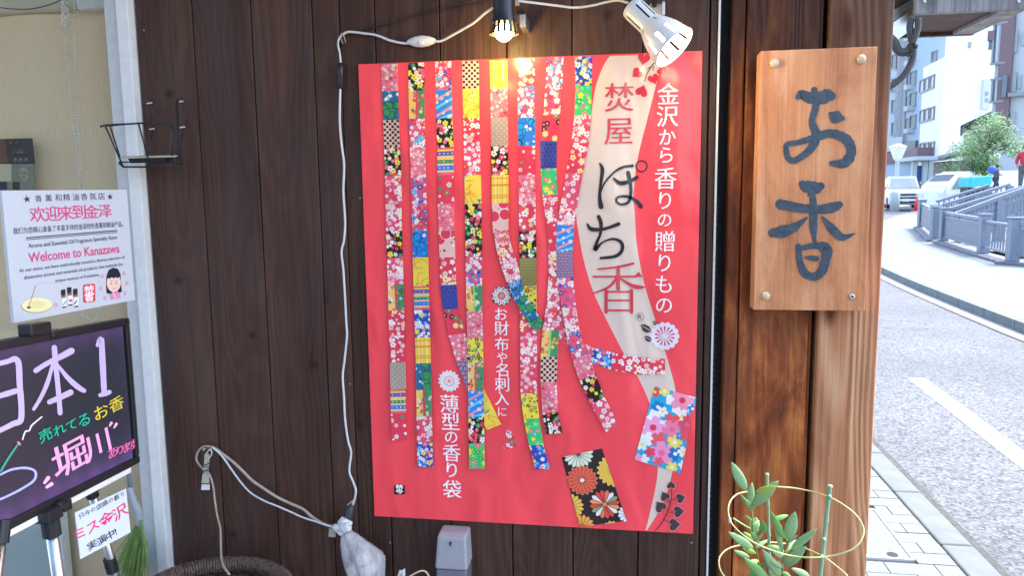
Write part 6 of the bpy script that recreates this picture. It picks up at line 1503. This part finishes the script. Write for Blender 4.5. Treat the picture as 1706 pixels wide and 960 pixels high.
for (xa, ya, xb, yb) in ((735, 165, 752, 280), (778, 175, 800, 240), (725, 385, 745, 490), (762, 400, 772, 470), (720, 600, 736, 735)): rect("window", X1(xa), Y1_(ya), X1(xb), Y1_(yb), M_WINP, .12)
rect("balcony", X1(716), Y1_(498), X1(830), Y1_(508), M_FRAME, .5)
# tiled house behind the tree
A = on_y(1601, 214, 56); B = on_y(1650, 191, 56); zt2 = A.z
e = empty("tiled_house", (A.x+4, 60, .4), "low house with a grey pitched roof, half hidden behind the tree", "house")
M_TILE = simple("roof_tile", (.07, .075, .09), .6, 0, .2, 3); M_HW = simple("house_wall", (.50, .48, .47), .8)
G().add([(A.x+.3+dx, y, z) for z in (.3, A.z-.1) for dx, y in ((0, 56.2), (7.7, 56.2), (7.7+.48*7.8, 64), (.48*7.8, 64))], [(3, 2, 1, 0), (4, 5, 6, 7), (0, 1, 5, 4), (1, 2, 6, 5), (2, 3, 7, 6), (3, 0, 4, 7)]).build("wall", M_HW, e)
g = G(); th = .18; sh_ = (A.x-CAM.x)/(56-CAM.y)*8.9; P = [(A.x-.2, 55.6, A.z), (A.x+4.2, 55.6, A.z+2.1), (A.x+8.6, 55.6, A.z), (A.x-.2+sh_, 64.5, A.z), (A.x+4.2+sh_, 64.5, A.z+2.1), (A.x+8.6+sh_, 64.5, A.z)]
g.add(P+[(x, y, z+th) for x, y, z in P], [(0, 1, 4, 3), (1, 2, 5, 4), (6, 9, 10, 7), (7, 10, 11, 8), (0, 6, 7, 1), (1, 7, 8, 2), (3, 4, 10, 9), (4, 5, 11, 10), (0, 3, 9, 6), (2, 8, 11, 5)]); g.build("roof", M_TILE, e)
A2 = on_y(1574, 267, 50); B2 = on_y(1601, 257, 50); g = G(); g.add([(A2.x, 50, A2.z), (B2.x+1.2, 50, B2.z+.15), (B2.x+1.2, 54, B2.z+.15), (A2.x, 54, A2.z), (A2.x, 50, A2.z+.2), (B2.x+1.2, 50, B2.z+.35), (B2.x+1.2, 54, B2.z+.35), (A2.x, 54, A2.z+.2)], [(3, 2, 1, 0), (4, 5, 6, 7), (0, 1, 5, 4), (1, 2, 6, 5), (2, 3, 7, 6), (3, 0, 4, 7)])
g.build("lean_to_roof", M_TILE, e); G().box(A2.x+.45, B2.x+1, 50.3, 53.6, .4, A2.z-.02).build("porch_wall", M_BRN, e)
# long white wall along the far bank
A, B = on_y(1572, 286, 42), on_y(1720, 281, 42)
o = G().box(A.x, B.x+3, 42, 42.2, .4, A.z).build("bank_wall", M_BWHITE, bevel=.02); tag(o, "long low white wall along the far bank behind the truck", "wall")
# gantry / shelter and lamp by the crossing
e = empty("bus_shelter", on_y(1540, 330, 50), "pale shelter frame with a flat roof behind the person near the cone", "shelter")
a, b_ = on_y(1514, 272, 50), on_y(1552, 265, 50); G().box(a.x, b_.x, 49, 52, b_.z-.1, b_.z+.15).build("roof", M_BPALE, e, bevel=.03)
for x in (1523, 1541, 1550): p = on_y(x, 300, 50); G().box(p.x-.14, p.x+.14, 50, 50.28, .46, b_.z-.101).build("post", M_BPALE, e)
p, q_ = on_y(1524, 272, 50.4), on_y(1536, 302, 50.4); G().box(p.x, q_.x, 50.4, 50.5, q_.z, p.z-.15).build("back_panel", M_BLUEC if False else simple("blue_board", (.06, .14, .42), .5), e)
e = empty("street_lamp", on_y(1492, 340, 40), "pale lantern topped lamp post behind the white car", "street lamp")
p, q_ = on_y(1492, 330, 46), on_y(1492, 268, 46); G().tube([(p.x, 46, .46), (p.x, 46, q_.z)], .12, 10).build("pole", M_BPALE, e)
G().lathe([(.12, 0), (.22, .1), (.45, .75), (.48, .85), (.1, 1.0)], (p.x, 46, q_.z+.001), (0, 0, 1), 12).build("lantern", M_LAMPW, e)
e = empty("street_lamp", on_y(1650, 300, 38), "thin white lamp post with a double head in front of the tree", "street lamp")
p, q_ = on_y(1650, 300, 38), on_y(1650, 263, 38); G().tube([(p.x, 38, .46), (p.x, 38, q_.z)], .05, 8).build("pole", M_LAMPW, e)
for s_ in (-1, 1): G().ball((p.x+s_*.22, 38, q_.z+.08), .14, 10, 6).build("lamp_head", M_LAMPW, e, smooth=True); 
G().tube([(p.x-.22, 38, q_.z), (p.x, 38, q_.z-.05), (p.x+.22, 38, q_.z)], .025, 6).build("arm", M_LAMPW, e)
# bollard-like pale post in front of the SUV
p = gp(1490, 352); G_ = G().lathe([(.22, .006), (.22, .9), (.19, 1.0), (0, 1.02)], p, (0, 0, 1), 16).build("bollard", M_BPALE, smooth=True); tag(G_, "broad pale bollard standing in front of the white car", "bollard")

# ------------------------------------------------------------------ tree
def tree(name, px0, py0, Yp, rx, rz_, n, label, seed, dens=26):
    rb = random.Random(seed); c = on_y(px0, py0, Yp); e = empty(name, (c.x, c.y, gz(Yp)), label, "tree")
    zb = gz(Yp); g = G(); 
    g.tube([(c.x, c.y, zb), (c.x+.05, c.y, zb+.8), (c.x-.05, c.y, c.z-rz_*.4), (c.x+.1, c.y, c.z+rz_*.3)], [.16, .13, .09, .04], 8)
    cl = []
    for k in range(dens):
        a = rb.uniform(0, 6.28); t_ = rb.uniform(-1, 1); r_ = math.sqrt(max(0, 1-t_*t_))*rb.uniform(.35, 1)
        q_ = Vector((c.x+rx*r_*math.cos(a), c.y+rx*.8*r_*math.sin(a), c.z+rz_*t_*rb.uniform(.6, 1))); cl.append((q_, rb.uniform(.35, .7)))
        s0 = Vector((c.x, c.y, min(q_.z-.1, c.z)-rz_*.25)); g.tube([s0, (s0+q_)/2+Vector((0, 0, .12)), q_], [.05, .03, .012], 5)
    g.build("trunk", simple("bark", (.10, .075, .06), .9), e)
    g = G()
    for q_, cr in cl:
        for k in range(n):
            d = Vector((rb.gauss(0, 1), rb.gauss(0, 1), rb.gauss(0, .8))); d = d.normalized()*cr*rb.uniform(.3, 1)**.6
            p = q_+d; a = Vector((rb.gauss(0, 1), rb.gauss(0, 1), rb.gauss(0, .6)-.5)).normalized(); b2 = a.orthogonal().normalized(); s_ = rb.uniform(.045, .085)
            g.add([p, p+a*s_+b2*s_*.35, p+a*s_*2, p+a*s_-b2*s_*.35], [(0, 1, 2, 3)])
    m_ = simple("tree_foliage", (.105, .235, .075), .6, 0, .45, 1.2)
    g.build("crown", m_, e); return e
tree("broadleaf_tree", 1643, 243, 36, 1.5, 1.2, 220, "light green leafy tree behind the low white wall in front of the pale building", 3, 34)
tree("small_shrub_tree", 1580, 280, 44, .5, .35, 60, "small dim shrub beside the porch of the tiled house", 5, 10)

# ------------------------------------------------------------------ projecting eave and conduits at the upper right
ev = empty("side_canopy", (1.55, 1.05, 2.09), "small grey timber canopy on steel brackets jutting from the side of the shop", "canopy")
xl, xr = on_y(1525, 22, .87).x, on_y(1704, 15, .87).x; zb = on_y(1600, 19, .87).z
G().box(xl, xr+.02, .87, .895, zb, zb+.16).build("fascia", M_GREYWOOD, ev, bevel=.002)
G().box(xl+.001, xr+.01, .896, 1.23, zb+.012, zb+.03).build("soffit_board", M_EAVE, ev)
G().box(xl, xr+.02, 1.231, 1.255, zb, zb+.14).build("back_board", M_EAVE, ev)
G().box(xr-.05, xr+.019, .8965, 1.2295, zb+.001, zb+.0115).build("end_board", M_GREYWOOD, ev)
G().box(xl-.02, xr+.05, .84, 1.28, zb+.165, zb+.185).build("roof_sheet", M_GREYWOOD, ev)
g = G()
for px_ in (1540, 1697): p = on_y(px_, 2, .868); g.lathe([(.005, 0), (.004, .003), (0, .004)], (p.x, .8698, p.z), (0, -1, 0), 10)
for v_ in (0, 1): pass
g.build("bolt_head", M_STEEL, ev)
g = G(); g.bar(on_y(1482, 58, .95), on_y(1522, 30, .95), .02, .05); g.bar(on_y(1480, 30, 1.0), on_y(1526, 4, 1.0), .02, .03); g.build("steel_bracket", M_STEEL, ev)
G().box(1.061, xl-.001, .93, 1.16, zb+.06, zb+.15).build("support_beam", M_EAVE, ev)
cd_ = empty("conduit", on_y(1500, 100, .8), "dark flexible conduit curving from the canopy into the shop corner", "conduit")
def pipe(pts, r, Yp, mat=M_WIRE, nm="pipe"): G().tube([Vector(q_) for q_ in catmull([tuple(on_y(x, y, Yp)) for x, y in pts], 6)], r, 10).build(nm, mat, cd_, smooth=True)
M_COND = simple("conduit_grey", (.045, .05, .06), .5)
pipe([(1519, 28), (1516, 42), (1517, 58), (1520, 72), (1522, 88), (1518, 104), (1508, 122), (1494, 136), (1476, 147), (1460, 150)], .0095, .8, M_COND)
pipe([(1530, 30), (1529, 46), (1524, 62), (1520, 72)], .009, .79, M_COND)
pipe([(1482, 62), (1490, 70), (1495, 82), (1503, 87), (1513, 84), (1518, 76)], .012, .81, M_COND)
pipe([(1510, 92), (1514, 91), (1518, 92)], .004, .79, M_WIRE, "pipe_clip"); pipe([(1522, 76), (1528, 77)], .006, .79, M_WIRE, "pipe_clip")

# ------------------------------------------------------------------ house added behind the viewer to dim window reflections and shade the storefront
ob = empty("added_opposite_house", (0, -7.5, 0), "plain grey brown house front added behind the viewer to dim the window reflections", "building")
G().box(-12, 1.5, -12, -7, 0, 5.0).build("wall", simple("opposite_wall", (.16, .14, .13), .85, 0, .15, 1.5), ob)
for k in range(4): G().box(-10+k*3, -8.6+k*3, -7, -6.97, .9, 2.6).build("window", M_WIN, ob)
